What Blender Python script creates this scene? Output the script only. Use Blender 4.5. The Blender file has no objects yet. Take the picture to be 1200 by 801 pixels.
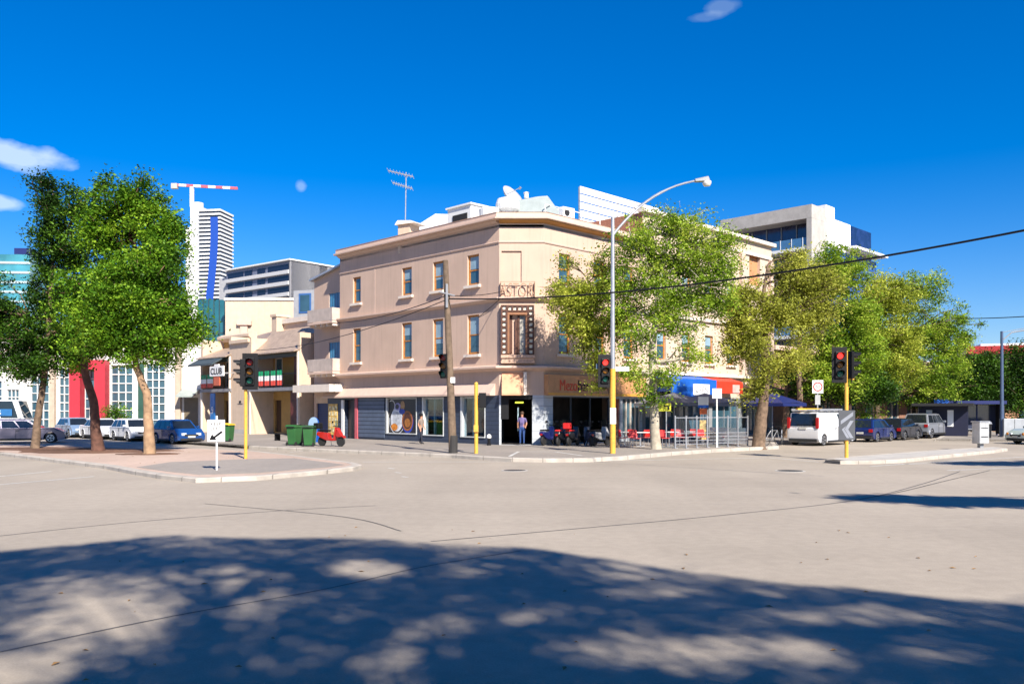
import bpy, bmesh, math, random
import numpy as np
from mathutils import Matrix, Vector
R = math.radians
col = bpy.context.scene.collection
sc = bpy.context.scene

# ---------------------------------------------------------------- camera, sky, sun, exposure
EYE, F, HOR = 2.1, 990.0, 479.0
cam = bpy.data.objects.new('camera', bpy.data.cameras.new('camera'))
col.objects.link(cam)
cam.location = (0, 0, EYE)
cam.rotation_euler = (R(90), 0, 0)
cam.data.sensor_width = 36
cam.data.lens = F / 1200 * 36
cam.data.shift_y = (HOR - 400.5) / 1200
cam.data.clip_end = 5000
sc.camera = cam
SAZ, SEL = R(25), R(38)
SUN = Vector((math.sin(SAZ) * math.cos(SEL), -math.cos(SAZ) * math.cos(SEL), math.sin(SEL)))
sun = bpy.data.objects.new('sun', bpy.data.lights.new('sun', 'SUN'))
col.objects.link(sun)
sun.rotation_euler = (-SUN).to_track_quat('-Z', 'Y').to_euler()
sun.data.energy = 5.0
sun.data.angle = R(1.1)
sun.data.color = (1.0, 0.92, 0.81)
sc.view_settings.view_transform = 'Standard'
sc.view_settings.look = 'None'
sc.view_settings.gamma = 1
sc.view_settings.exposure = 1.0

world = bpy.data.worlds.new('World')
sc.world = world
world.use_nodes = True
nt = world.node_tree
nt.nodes.clear()
def N(t, **k):
    n = nt.nodes.new(t)
    for a, b in k.items(): setattr(n, a, b)
    return n
sky = N('ShaderNodeTexSky', sky_type='NISHITA', sun_disc=False, sun_elevation=SEL, sun_rotation=R(155))
sky.air_density = 1.15; sky.dust_density = 0.0; sky.ozone_density = 3.0
hs = N('ShaderNodeHueSaturation')
hs.inputs['Hue'].default_value = 0.5
hs.inputs['Saturation'].default_value = 1.34
hs.inputs['Value'].default_value = 0.95
tint = N('ShaderNodeMixRGB', blend_type='MULTIPLY'); tint.inputs['Fac'].default_value = 1
tint.inputs['Color2'].default_value = (.54, .61, .83, 1)
nt.links.new(sky.outputs[0], tint.inputs['Color1']); nt.links.new(tint.outputs[0], hs.inputs['Color'])
tc = N('ShaderNodeTexCoord')
cur = hs.outputs[0]
noi = N('ShaderNodeTexNoise'); noi.inputs['Scale'].default_value = 16; noi.inputs['Detail'].default_value = 6
nmap = N('ShaderNodeMapping'); nmap.inputs['Scale'].default_value = (1, 1, 1.8)
nt.links.new(tc.outputs['Generated'], nmap.inputs[0]); nt.links.new(nmap.outputs[0], noi.inputs['Vector'])
def cloud(px, py, rx, ry, dens):
    global cur
    d = Vector(((px - 600) / F, 1, (HOR - py) / F)).normalized()
    s = N('ShaderNodeVectorMath', operation='SUBTRACT'); s.inputs[1].default_value = d
    nt.links.new(tc.outputs['Generated'], s.inputs[0])
    m = N('ShaderNodeVectorMath', operation='MULTIPLY'); m.inputs[1].default_value = (F / rx, F / rx, F / ry)
    nt.links.new(s.outputs[0], m.inputs[0])
    l = N('ShaderNodeVectorMath', operation='LENGTH'); nt.links.new(m.outputs[0], l.inputs[0])
    a = N('ShaderNodeMath', operation='MULTIPLY_ADD'); a.inputs[1].default_value = 4.2; a.inputs[2].default_value = -1.55
    nt.links.new(noi.outputs[0], a.inputs[0])
    b = N('ShaderNodeMath', operation='SUBTRACT'); nt.links.new(a.outputs[0], b.inputs[0]); nt.links.new(l.outputs['Value'], b.inputs[1])
    e = N('ShaderNodeMapRange'); e.inputs['From Min'].default_value = -0.75; e.inputs['From Max'].default_value = 0.1
    e.inputs['To Max'].default_value = dens
    nt.links.new(b.outputs[0], e.inputs['Value'])
    x = N('ShaderNodeMixRGB'); x.inputs['Color2'].default_value = (5.2, 6.0, 6.6, 1)
    nt.links.new(e.outputs[0], x.inputs['Fac']); nt.links.new(cur, x.inputs['Color1'])
    cur = x.outputs[0]
cloud(14, 184, 32, 17, 0.6)
cloud(2, 238, 22, 6, 0.55)
cloud(850, 8, 14, 5, 0.13); cloud(826, 20, 16, 3, 0.10)
cloud(353, 219, 5, 6, 0.25)
bg = N('ShaderNodeBackground'); bg.inputs['Strength'].default_value = 0.092
nt.links.new(cur, bg.inputs['Color'])
wo = N('ShaderNodeOutputWorld'); nt.links.new(bg.outputs[0], wo.inputs[0])

# ---------------------------------------------------------------- helpers
def G(px, py, z=0.0):
    D = (EYE - z) * F / (py - HOR)
    return ((px - 600) / F * D, D)
def Wp(px, py, D):
    return ((px - 600) / F * D, D, EYE + (HOR - py) / F * D)
U = Vector((.70711, .70711, 0)); V = Vector((-.70711, .70711, 0))

def rgb(r, g, b):          # sRGB 0-255 to linear
    f = lambda c: (c / 255 / 12.92) if c <= 10 else ((c / 255 + .055) / 1.055) ** 2.4
    return (f(r), f(g), f(b))

MATS = {}
def mat(name, c, rough=.6, metal=0., var=.12, scale=2.5, bump=0., spec=.5, emit=0., streak=0., lines=None, wear=0.):
    if name in MATS: return MATS[name]
    m = bpy.data.materials.new(name); m.use_nodes = True
    t = m.node_tree; n = t.nodes; L = t.links
    p = n['Principled BSDF']
    p.inputs['Roughness'].default_value = rough
    p.inputs['Metallic'].default_value = metal
    p.inputs['Specular IOR Level'].default_value = spec
    tcn = n.new('ShaderNodeTexCoord')
    no = n.new('ShaderNodeTexNoise'); no.inputs['Scale'].default_value = scale; no.inputs['Detail'].default_value = 5
    L.new(tcn.outputs['Object'], no.inputs['Vector'])
    rp = n.new('ShaderNodeValToRGB')
    rp.color_ramp.elements[0].position = .3; rp.color_ramp.elements[1].position = .7
    rp.color_ramp.elements[0].color = tuple(max(0, x * (1 - var)) for x in c) + (1,)
    rp.color_ramp.elements[1].color = tuple(min(1, x * (1 + var)) for x in c) + (1,)
    L.new(no.outputs[0], rp.inputs[0])
    out = rp.outputs[0]
    if streak:             # rain streaks and grime with a shape of their own
        mp = n.new('ShaderNodeMapping'); mp.inputs['Scale'].default_value = (3.2, 3.2, .22)
        L.new(tcn.outputs['Object'], mp.inputs[0])
        s2 = n.new('ShaderNodeTexNoise'); s2.inputs['Scale'].default_value = 1.6; s2.inputs['Detail'].default_value = 7
        L.new(mp.outputs[0], s2.inputs['Vector'])
        mr = n.new('ShaderNodeMapRange'); mr.inputs['From Min'].default_value = .5; mr.inputs['From Max'].default_value = .78
        mr.inputs['To Max'].default_value = streak
        L.new(s2.outputs[0], mr.inputs['Value'])
        mx = n.new('ShaderNodeMixRGB'); mx.inputs['Color2'].default_value = tuple(x * .45 for x in c) + (1,)
        L.new(mr.outputs[0], mx.inputs['Fac']); L.new(out, mx.inputs['Color1']); out = mx.outputs[0]
    if wear:
        s3 = n.new('ShaderNodeTexNoise'); s3.inputs['Scale'].default_value = scale * 5; s3.inputs['Detail'].default_value = 8
        L.new(tcn.outputs['Object'], s3.inputs['Vector'])
        mr = n.new('ShaderNodeMapRange'); mr.inputs['From Min'].default_value = .56; mr.inputs['From Max'].default_value = .66
        mr.inputs['To Max'].default_value = wear
        L.new(s3.outputs[0], mr.inputs['Value'])
        mx = n.new('ShaderNodeMixRGB'); mx.inputs['Color2'].default_value = (.12, .10, .085, 1)
        L.new(mr.outputs[0], mx.inputs['Fac']); L.new(out, mx.inputs['Color1']); out = mx.outputs[0]
    if lines:              # (axis, pitch, width, darkness): board joints, panel seams
        ax, pitch, wd, dk = lines
        sp = n.new('ShaderNodeSeparateXYZ'); L.new(tcn.outputs['Object'], sp.inputs[0])
        d = n.new('ShaderNodeMath'); d.operation = 'DIVIDE'; d.inputs[1].default_value = pitch
        L.new(sp.outputs[ax], d.inputs[0])
        fr = n.new('ShaderNodeMath'); fr.operation = 'FRACT'; L.new(d.outputs[0], fr.inputs[0])
        lt = n.new('ShaderNodeMath'); lt.operation = 'LESS_THAN'; lt.inputs[1].default_value = wd / pitch
        L.new(fr.outputs[0], lt.inputs[0])
        mx = n.new('ShaderNodeMixRGB'); mx.inputs['Color2'].default_value = tuple(x * dk for x in c) + (1,)
        L.new(lt.outputs[0], mx.inputs['Fac']); L.new(out, mx.inputs['Color1']); out = mx.outputs[0]
    L.new(out, p.inputs['Base Color'])
    if bump:
        n2 = n.new('ShaderNodeTexNoise'); n2.inputs['Scale'].default_value = scale * 12; n2.inputs['Detail'].default_value = 4
        L.new(tcn.outputs['Object'], n2.inputs['Vector'])
        bp = n.new('ShaderNodeBump'); bp.inputs['Strength'].default_value = bump; bp.inputs['Distance'].default_value = .02
        L.new(n2.outputs[0], bp.inputs['Height']); L.new(bp.outputs[0], p.inputs['Normal'])
    if emit:
        p.inputs['Emission Color'].default_value = tuple(c) + (1,)
        p.inputs['Emission Strength'].default_value = emit
    MATS[name] = m
    return m

def leafmat(name, dark, mid, light, trans=.4):
    m = bpy.data.materials.new(name); m.use_nodes = True
    t = m.node_tree; n = t.nodes; L = t.links; n.clear()
    g = n.new('ShaderNodeNewGeometry')
    tcn = n.new('ShaderNodeTexCoord')
    no = n.new('ShaderNodeTexNoise'); no.inputs['Scale'].default_value = .55; no.inputs['Detail'].default_value = 3  # leaf tone varies by clump, dark end deepened to imitate shaded crown parts
    L.new(tcn.outputs['Object'], no.inputs['Vector'])
    a = n.new('ShaderNodeMath'); a.operation = 'MULTIPLY_ADD'; a.inputs[1].default_value = .45
    L.new(g.outputs['Random Per Island'], a.inputs[0])
    s = n.new('ShaderNodeMath'); s.operation = 'MULTIPLY_ADD'; s.inputs[1].default_value = 1.5; s.inputs[2].default_value = -.47
    L.new(no.outputs[0], s.inputs[0]); L.new(s.outputs[0], a.inputs[2])
    r = n.new('ShaderNodeValToRGB')
    r.color_ramp.elements[0].position = .1; r.color_ramp.elements[0].color = dark + (1,)
    r.color_ramp.elements[1].position = .95; r.color_ramp.elements[1].color = light + (1,)
    e = r.color_ramp.elements.new(.5); e.color = mid + (1,)
    L.new(a.outputs[0], r.inputs[0])
    d = n.new('ShaderNodeBsdfPrincipled'); d.inputs['Roughness'].default_value = .55; d.inputs['Specular IOR Level'].default_value = .25
    tr = n.new('ShaderNodeBsdfTranslucent')
    L.new(r.outputs[0], d.inputs['Base Color']); L.new(r.outputs[0], tr.inputs['Color'])
    mx = n.new('ShaderNodeMixShader'); mx.inputs[0].default_value = trans
    L.new(d.outputs[0], mx.inputs[1]); L.new(tr.outputs[0], mx.inputs[2])
    o = n.new('ShaderNodeOutputMaterial'); L.new(mx.outputs[0], o.inputs[0])
    return m

def clearglass(name, tint=(.8, .9, .95), fac=.85):
    m = bpy.data.materials.new(name); m.use_nodes = True
    n = m.node_tree.nodes; L = m.node_tree.links; n.clear()
    t = n.new('ShaderNodeBsdfTransparent'); t.inputs[0].default_value = tint + (1,)
    g = n.new('ShaderNodeBsdfGlossy'); g.inputs['Roughness'].default_value = .03
    fr = n.new('ShaderNodeLayerWeight'); fr.inputs['Blend'].default_value = .12
    mx = n.new('ShaderNodeMixShader'); L.new(fr.outputs['Facing'], mx.inputs[0]); L.new(t.outputs[0], mx.inputs[1]); L.new(g.outputs[0], mx.inputs[2])
    o = n.new('ShaderNodeOutputMaterial'); L.new(mx.outputs[0], o.inputs[0])
    return m

def FM(x, y, z, deg):     # local frame: origin and turn about z
    return Matrix.Translation((x, y, z)) @ Matrix.Rotation(R(deg), 4, 'Z')

class MB:
    def __init__(s, M=None):
        s.v = []; s.f = []; s.mi = []; s.M = M or Matrix.Identity(4); s.k = 0
    def add(s, vs, fs):
        b = len(s.v)
        s.v += [tuple(s.M @ Vector(p)) for p in vs]
        s.f += [tuple(i + b for i in f) for f in fs]
        s.mi += [s.k] * len(fs)
        return s
    def box(s, x0, x1, y0, y1, z0, z1):
        return s.add([(x0,y0,z0),(x1,y0,z0),(x1,y1,z0),(x0,y1,z0),(x0,y0,z1),(x1,y0,z1),(x1,y1,z1),(x0,y1,z1)],
              [(0,3,2,1),(4,5,6,7),(0,1,5,4),(1,2,6,5),(2,3,7,6),(3,0,4,7)])
    def hexa(s, b, t):
        return s.add(list(b) + list(t), [(0,3,2,1),(4,5,6,7),(0,1,5,4),(1,2,6,5),(2,3,7,6),(3,0,4,7)])
    def taper(s, cx, cy, z0, z1, ax, ay, bx, by):
        return s.hexa([(cx-ax,cy-ay,z0),(cx+ax,cy-ay,z0),(cx+ax,cy+ay,z0),(cx-ax,cy+ay,z0)],
               [(cx-bx,cy-by,z1),(cx+bx,cy-by,z1),(cx+bx,cy+by,z1),(cx-bx,cy+by,z1)])
    def quad(s, *p): return s.add(p, [tuple(range(len(p)))])
    def prz(s, poly, z0, z1):
        n = len(poly)
        return s.add([(x,y,z0) for x,y in poly] + [(x,y,z1) for x,y in poly],
              [tuple(range(n))[::-1], tuple(range(n,2*n))] + [(i,(i+1)%n,n+(i+1)%n,n+i) for i in range(n)])
    def pry(s, poly, y0, y1):     # polygon in x,z pushed along y
        n = len(poly)
        return s.add([(x,y0,z) for x,z in poly] + [(x,y1,z) for x,z in poly],
              [tuple(range(n)), tuple(range(n,2*n))[::-1]] + [(i,n+i,n+(i+1)%n,(i+1)%n) for i in range(n)])
    def prx(s, poly, x0, x1):     # polygon in y,z pushed along x
        n = len(poly)
        return s.add([(x0,y,z) for y,z in poly] + [(x1,y,z) for y,z in poly],
              [tuple(range(n))[::-1], tuple(range(n,2*n))] + [(i,(i+1)%n,n+(i+1)%n,n+i) for i in range(n)])
    def tube(s, pts, r, n=8):
        pts = [Vector(p) for p in pts]
        if not isinstance(r, (list, tuple)): r = [r] * len(pts)
        vs = []; fs = []
        ref = Vector((.31, .17, .93)).normalized()
        for i, p in enumerate(pts):
            d = (pts[min(i+1, len(pts)-1)] - pts[max(i-1, 0)]).normalized()
            if abs(d.dot(ref)) > .98: ref = Vector((1, .1, 0)).normalized()
            a = d.cross(ref).normalized(); b = d.cross(a)
            for k in range(n):
                t = 2 * math.pi * k / n
                vs.append(p + (a * math.cos(t) + b * math.sin(t)) * r[i])
        for i in range(len(pts) - 1):
            for k in range(n):
                fs.append((i*n+k, i*n+(k+1)%n, (i+1)*n+(k+1)%n, (i+1)*n+k))
        fs.append(tuple(range(n))[::-1]); fs.append(tuple((len(pts)-1)*n+k for k in range(n)))
        return s.add(vs, fs)
    def lathe(s, prof, n=16, o=(0,0,0), axis='z'):
        vs = []; fs = []
        for r, z in prof:
            for k in range(n):
                t = 2*math.pi*k/n; a, b = r*math.cos(t), r*math.sin(t)
                q = (a, b, z) if axis == 'z' else ((a, z, b) if axis == 'y' else (z, a, b))
                vs.append((q[0]+o[0], q[1]+o[1], q[2]+o[2]))
        for i in range(len(prof)-1):
            for k in range(n): fs.append((i*n+k, i*n+(k+1)%n, (i+1)*n+(k+1)%n, (i+1)*n+k))
        fs.append(tuple(range(n))[::-1]); fs.append(tuple((len(prof)-1)*n+k for k in range(n)))
        return s.add(vs, fs)
    def wall(s, x0, x1, z0, z1, ops, dep=.25, y=0):
        xs = sorted({x0, x1, *[o[0] for o in ops], *[o[1] for o in ops]}); zs = sorted({z0, z1, *[o[2] for o in ops], *[o[3] for o in ops]})
        xs = [x for x in xs if x0 <= x <= x1]; zs = [z for z in zs if z0 <= z <= z1]
        for a, b in zip(xs, xs[1:]):
            for c, d in zip(zs, zs[1:]):
                mx, mz = (a+b)/2, (c+d)/2
                if any(o[0] < mx < o[1] and o[2] < mz < o[3] for o in ops): continue
                s.quad((a,y,c),(b,y,c),(b,y,d),(a,y,d))
        for a, b, c, d in [o[:4] for o in ops]:
            s.quad((a,y,c),(a,y+dep,c),(a,y+dep,d),(a,y,d)); s.quad((b,y,c),(b,y,d),(b,y+dep,d),(b,y+dep,c))
            s.quad((a,y,d),(a,y+dep,d),(b,y+dep,d),(b,y,d)); s.quad((a,y,c),(b,y,c),(b,y+dep,c),(a,y+dep,c))
        return s
    def sweep(s, path, prof):     # prof of (outwards, z); outwards is to the right of the path
        P = [Vector((p[0], p[1])) for p in path]; rings = []
        for i, p in enumerate(P):
            ns = []
            if i > 0: d = (P[i]-P[i-1]).normalized(); ns.append(Vector((d.y, -d.x)))
            if i < len(P)-1: d = (P[i+1]-P[i]).normalized(); ns.append(Vector((d.y, -d.x)))
            m = sum(ns, Vector((0,0))).normalized(); m = m / max(.3, m.dot(ns[0]))
            rings.append([(p.x+m.x*o, p.y+m.y*o, z) for o, z in prof])
        n = len(prof); vs = [q for r in rings for q in r]; fs = []
        for i in range(len(P)-1):
            for k in range(n): fs.append((i*n+k, (i+1)*n+k, (i+1)*n+(k+1)%n, i*n+(k+1)%n))
        fs.append(tuple(range(n))[::-1]); fs.append(tuple((len(P)-1)*n+k for k in range(n)))
        return s.add(vs, fs)
    def build(s, name, mats, parent=None, bevel=0, seg=2, smooth=False, recalc=True, label=None):
        me = bpy.data.meshes.new(name)
        me.from_pydata(s.v, [], s.f)
        if not isinstance(mats, (list, tuple)): mats = [mats]
        for m in mats: me.materials.append(m)
        if len(mats) > 1: me.polygons.foreach_set('material_index', s.mi)
        if recalc:
            bm = bmesh.new(); bm.from_mesh(me); bmesh.ops.recalc_face_normals(bm, faces=bm.faces); bm.to_mesh(me); bm.free()
        if smooth: me.polygons.foreach_set('use_smooth', [True]*len(me.polygons))
        me.update()
        o = bpy.data.objects.new(name, me); col.objects.link(o)
        if parent: o.parent = parent
        if bevel:
            b = o.modifiers.new('bevel', 'BEVEL'); b.width = bevel; b.segments = seg; b.limit_method = 'ANGLE'; b.harden_normals = smooth
        if label: o['label'] = label
        return o

def tag(o, label=None, cat=None, group=None, kind=None):
    if label: o['label'] = label
    if cat: o['category'] = cat
    if group: o['group'] = group
    if kind: o['kind'] = kind
    return o
def thing(name, label, cat, loc=(0,0,0), rz=0, group=None):
    o = bpy.data.objects.new(name, None); col.objects.link(o)
    o.location = loc; o.rotation_euler = (0, 0, R(rz)); o.empty_display_size = .3
    return tag(o, label, cat, group)
def kids(o): return [c for c in bpy.data.objects if c.parent == o]
def dup(root, loc=None, rz=None, label=None, group=None):
    def cp(o, par):
        c = o.copy(); col.objects.link(c); c.parent = par
        for k in [x for x in KIDMAP.get(o.name, [])]: cp(k, c)
        return c
    global KIDMAP
    KIDMAP = {}
    for x in bpy.data.objects:
        if x.parent: KIDMAP.setdefault(x.parent.name, []).append(x)
    c = cp(root, None)
    if loc is not None: c.location = loc
    if rz is not None: c.rotation_euler = (0, 0, R(rz))
    if label: c['label'] = label
    if group: c['group'] = group
    return c

def text(name, body, M, w, h, m, parent, ext=.01, bold=0.0):   # M maps text plane (x right, y up) to parent space
    cu = bpy.data.curves.new(name, 'FONT'); cu.body = body; cu.extrude = ext; cu.offset = bold
    o = bpy.data.objects.new(name, cu); col.objects.link(o)
    bpy.context.view_layer.update()
    me = bpy.data.meshes.new_from_object(o.evaluated_get(bpy.context.evaluated_depsgraph_get()))
    bpy.data.objects.remove(o)
    co = np.zeros(len(me.vertices)*3); me.vertices.foreach_get('co', co); co = co.reshape(-1,3)
    mn, mx = co.min(0), co.max(0)
    co[:,0] = (co[:,0]-mn[0])/(mx[0]-mn[0])*w - w/2
    co[:,1] = (co[:,1]-mn[1])/(mx[1]-mn[1])*h - h/2
    me.vertices.foreach_set('co', co.ravel()); me.materials.clear(); me.materials.append(m)
    me.transform(M @ Matrix.Rotation(R(90), 4, 'X')); me.update()
    o = bpy.data.objects.new(name, me); col.objects.link(o)
    if parent: o.parent = parent
    return o

# ---------------------------------------------------------------- materials
m_peach = mat('pink render', (.515,.37,.285), .85, var=.06, scale=.7, bump=.15, streak=.22)
m_trim = mat('trim render', (.56,.41,.33), .8, var=.05, bump=.1, streak=.15)
m_pale = mat('pale trim', (.66,.58,.50), .8, var=.06, bump=.1, streak=.15)
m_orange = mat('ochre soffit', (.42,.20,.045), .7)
m_wood = mat('window timber', (.42,.17,.03), .55, var=.25, scale=6)
m_pane = mat('window glass', (.035,.085,.12), .04, var=.3, scale=.6, spec=1.0)
m_skysheen = mat('pale blind', (.22,.34,.42), .5)  # panel painted pale blue like sky reflected in the upper pane
m_slate = mat('slate boards', (.038,.052,.085), .5, lines=(2,.24,.022,.3), var=.15)
m_ltgrey = mat('light panel', (.42,.45,.48), .55, lines=(2,.45,.02,.4), var=.06)
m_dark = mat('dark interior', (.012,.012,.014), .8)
m_black = mat('black paint', (.008,.008,.009), .5, spec=.25)
m_blackrub = mat('black rubber', (.015,.015,.016), .75)
m_white = mat('white paint', (.72,.72,.70), .5, var=.05, streak=.08)
m_yellow = mat('yellow pole paint', (.66,.37,.05), .45, var=.08, wear=.35, scale=3)
m_steel = mat('galvanised steel', (.42,.43,.45), .42, metal=.6, var=.12, scale=5)
m_grey = mat('grey paint', (.22,.23,.25), .5)
m_conc = mat('concrete', (.40,.38,.35), .85, var=.12, bump=.3, scale=1.2, wear=.18)
m_kerb = mat('bluestone kerb', (.40,.36,.31), .85, var=.18, bump=.3, scale=2, lines=(0,1.2,.03,.5))
m_cream = mat('cream render', (.56,.43,.32), .85, var=.06, bump=.12, streak=.2)
m_yelwall = mat('yellow render', (.42,.25,.08), .85, var=.08, streak=.15)
m_whitewall = mat('white render', (.68,.66,.62), .85, var=.05, bump=.1, streak=.2)
m_brick = mat('red brick', (.30,.12,.075), .85, var=.25, scale=9, lines=(2,.08,.012,1.7))
m_red = mat('red plastic', (.56,.018,.016), .4, var=.1)
m_redwall = mat('red portal paint', (.42,.025,.04), .5, var=.06)
m_blue = mat('blue awning', (.008,.10,.46), .5, var=.15)
m_dblue = mat('dark blue paint', (.006,.014,.10), .5)
m_greenbin = mat('green plastic', (.025,.11,.03), .45, var=.12)
m_metalroof = mat('white metal roof', (.66,.67,.68), .4, lines=(0,.4,.03,.7), streak=.1)
m_rust = mat('rusty brown steel', (.075,.025,.012), .6, var=.3, scale=8)
m_bark = mat('bark', (.15,.10,.065), .9, var=.4, scale=6, bump=.8)
m_barkpale = mat('pale plane bark', (.34,.30,.23), .9, var=.3, scale=4, bump=.5)
m_pole = mat('timber pole', (.15,.105,.07), .9, var=.3, scale=5, bump=.6, streak=.5)
m_glassc = clearglass('clear panel')
m_skin = mat('skin', (.42,.20,.12), .5)
m_tyre = m_blackrub
m_rim = mat('alloy rim', (.5,.5,.52), .3, metal=.8)
m_lampred = mat('red lens', (.35,.01,.01), .2)
m_lampor = mat('amber lens', (.6,.22,.01), .25)
m_lampwh = mat('clear lens', (.6,.63,.66), .12, spec=.9)

# ---------------------------------------------------------------- ground, roads, footpaths
def groundmat(name, c, patch=.12, fine=.10, crack=.0, bump=.25, tyre=0.):
    m = bpy.data.materials.new(name); m.use_nodes = True
    t = m.node_tree; n = t.nodes; L = t.links; p = n['Principled BSDF']; p.inputs['Roughness'].default_value = .85
    p.inputs['Specular IOR Level'].default_value = .3
    tcn = n.new('ShaderNodeTexCoord')
    def noise(s, d, sc3=None):
        x = n.new('ShaderNodeTexNoise'); x.inputs['Scale'].default_value = s; x.inputs['Detail'].default_value = d
        if sc3:
            mp = n.new('ShaderNodeMapping'); mp.inputs['Scale'].default_value = sc3; mp.inputs['Rotation'].default_value = (0, 0, R(-12))
            L.new(tcn.outputs['Object'], mp.inputs[0]); L.new(mp.outputs[0], x.inputs['Vector'])
        else: L.new(tcn.outputs['Object'], x.inputs['Vector'])
        return x.outputs[0]
    def mul(colr, fac, lo, hi, a, b):
        mr = n.new('ShaderNodeMapRange'); mr.inputs['From Min'].default_value = a; mr.inputs['From Max'].default_value = b
        mr.inputs['To Min'].default_value = lo; mr.inputs['To Max'].default_value = hi
        L.new(fac, mr.inputs['Value'])
        v = n.new('ShaderNodeVectorMath'); v.operation = 'SCALE'
        L.new(colr, v.inputs[0]); L.new(mr.outputs[0], v.inputs['Scale']); return v.outputs[0]
    base = n.new('ShaderNodeRGB'); base.outputs[0].default_value = c + (1,)
    o = mul(base.outputs[0], noise(.12, 4), 1-patch, 1+patch, .35, .65)
    o = mul(o, noise(.5, 5, (1, .18, 1)), 1-patch*.8, 1+patch*.6, .35, .65)
    o = mul(o, noise(45, 3), 1-fine, 1+fine, .3, .7)
    o = mul(o, noise(5, 6), 1-fine*.7, 1+fine*.5, .35, .65)
    if tyre: o = mul(o, noise(.28, 3, (.35, 2.2, 1)), 1-tyre, 1.0, .38, .5)
    if crack:
        nv = n.new('ShaderNodeTexNoise'); nv.inputs['Scale'].default_value = .8; nv.inputs['Detail'].default_value = 5
        L.new(tcn.outputs['Object'], nv.inputs['Vector'])
        ad = n.new('ShaderNodeMixRGB'); ad.blend_type = 'ADD'; ad.inputs[0].default_value = .9
        L.new(tcn.outputs['Object'], ad.inputs[1]); L.new(nv.outputs['Color'], ad.inputs[2])
        vo = n.new('ShaderNodeTexVoronoi'); vo.feature = 'DISTANCE_TO_EDGE'; vo.inputs['Scale'].default_value = .16
        L.new(ad.outputs[0], vo.inputs['Vector'])
        o = mul(o, vo.outputs['Distance'], 1-crack, 1, .0015, .006)
    L.new(o, p.inputs['Base Color'])
    bp = n.new('ShaderNodeBump'); bp.inputs['Strength'].default_value = bump; bp.inputs['Distance'].default_value = .01
    L.new(noise(60, 3), bp.inputs['Height']); L.new(bp.outputs[0], p.inputs['Normal'])
    return m
m_road = groundmat('worn pale asphalt', (.335,.29,.236), patch=.07, fine=.08, tyre=.05)
m_path = groundmat('footpath asphalt', (.27,.24,.21), patch=.08, fine=.10)
m_pink = groundmat('pink paving', (.44,.33,.265), patch=.08, fine=.10)
m_mark = mat('road marking', (.50,.49,.46), .7, wear=.35, scale=2)
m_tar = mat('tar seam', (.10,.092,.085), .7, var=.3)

s_ = tag(MB().quad((-1500,-300,0),(1500,-300,0),(1500,2500,0),(-1500,2500,0)).build('ground', m_road, recalc=False), kind='structure')
P0 = Vector((-.7, 46, 0)); P1 = Vector((1.72, 46, 0))
def g2(px, py, z=0.): return G(px, py, z)
def slab(name, pts, z, m, kerb=True, kw=.28):
    o = tag(MB().prz(pts, -.02, z).build(name, m), kind='structure')
    if kerb:
        n = len(pts)
        # kerb follows the outline, its top 4 mm proud
        k = MB().sweep(pts + [pts[0], pts[1]], [(-kw, z-.05), (-kw, z+.004), (.0, z+.004), (.035, z-.02), (.035, -.01), (0, -.01)])
        tag(k.build(name + '_kerb', m_kerb), kind='structure')
    return o
far_l = P0 - 8*U + 130*V; far_r = P1 + 150*U - 7*V
j = P1 + 12.6*U - 7*V; jo = P1 + 12.0*U - 7*V
block = [tuple(far_l[:2])] + [g2(*p, .15) for p in [(292,522.3),(380,526),(470,529.8),(530,532.3),(560,534.2),(600,536.3),(640,537),(690,536.6),(730,534.4),(787,529.4),(835,526.2),(877,524.2),(912,522.4)]] \
        + [tuple(j[:2]), tuple(far_r[:2]), (200, 260), (-200, 260)]
slab('footpath', block, .15, m_path)
isl = [g2(*p, .13) for p in [(-160,526),(0,530),(45,535.5),(126,545),(157,551),(190,556),(230,560),(300,557.5),(380,550.5),(412,547),(423,544),(414,541.5),(340,532.5),(300,528),(200,523.5),(100,521),(-160,519.8)]]
slab('traffic_island', isl, .13, m_pink)
gp = [g2(*p, .134) for p in [(160,547),(200,552.5),(235,556),(300,554),(380,547.6),(404,544),(345,536.5),(290,537.5),(200,541)]]
tag(MB().prz(gp, .131, .134+.003).build('island_asphalt', m_path), kind='structure')
isr = [g2(*p, .13) for p in [(968,538.2),(985,539.6),(1020,539.4),(1055,538),(1110,532.5),(1164,527.3),(1180,525),(1166,523),(1100,526.5),(1040,531),(990,535),(972,536.6)]]
slab('median_island', isr, .13, m_conc)
slab('far_footpath', [g2(*p, .12) for p in [(1096,514),(1320,516),(1320,505.5),(1112,505.5)]], .12, m_path)
slab('hall_footpath', [(-75, 69), (-31, 69), (-28, 74), (-75, 76)], .13, m_path)

def strip(pts, w, z, mb):
    P = [Vector(p) for p in pts]
    for a, b in zip(P, P[1:]):
        d = (b-a).normalized(); q = Vector((-d.y, d.x)) * w/2
        mb.quad((a.x-q.x,a.y-q.y,z),(b.x-q.x,b.y-q.y,z),(b.x+q.x,b.y+q.y,z),(a.x+q.x,a.y+q.y,z))
    return mb
mk = MB()
for a in [[(-40,571),(110,558)], [(-20,560),(60,552)], [(425,541),(640,540.5)], [(340,529.5),(430,524),(560,541)][:2],
          [(1020,546),(1300,529)], [(1110,551),(1300,543)], [(640,541.2),(900,536),(960,541),(1300,549)],
          [(1000,566),(1000,566.01)][:1]]:
    if len(a) > 1: strip([g2(*p) for p in a], .13, .004, mk)
for i in range(3): strip([g2(455+i*8, 548+i*5), g2(462+i*8, 549+i*5)], .1, .004, mk)
tag(mk.build('road_marking', m_mark, recalc=False), kind='structure')
sm = MB()
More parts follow.
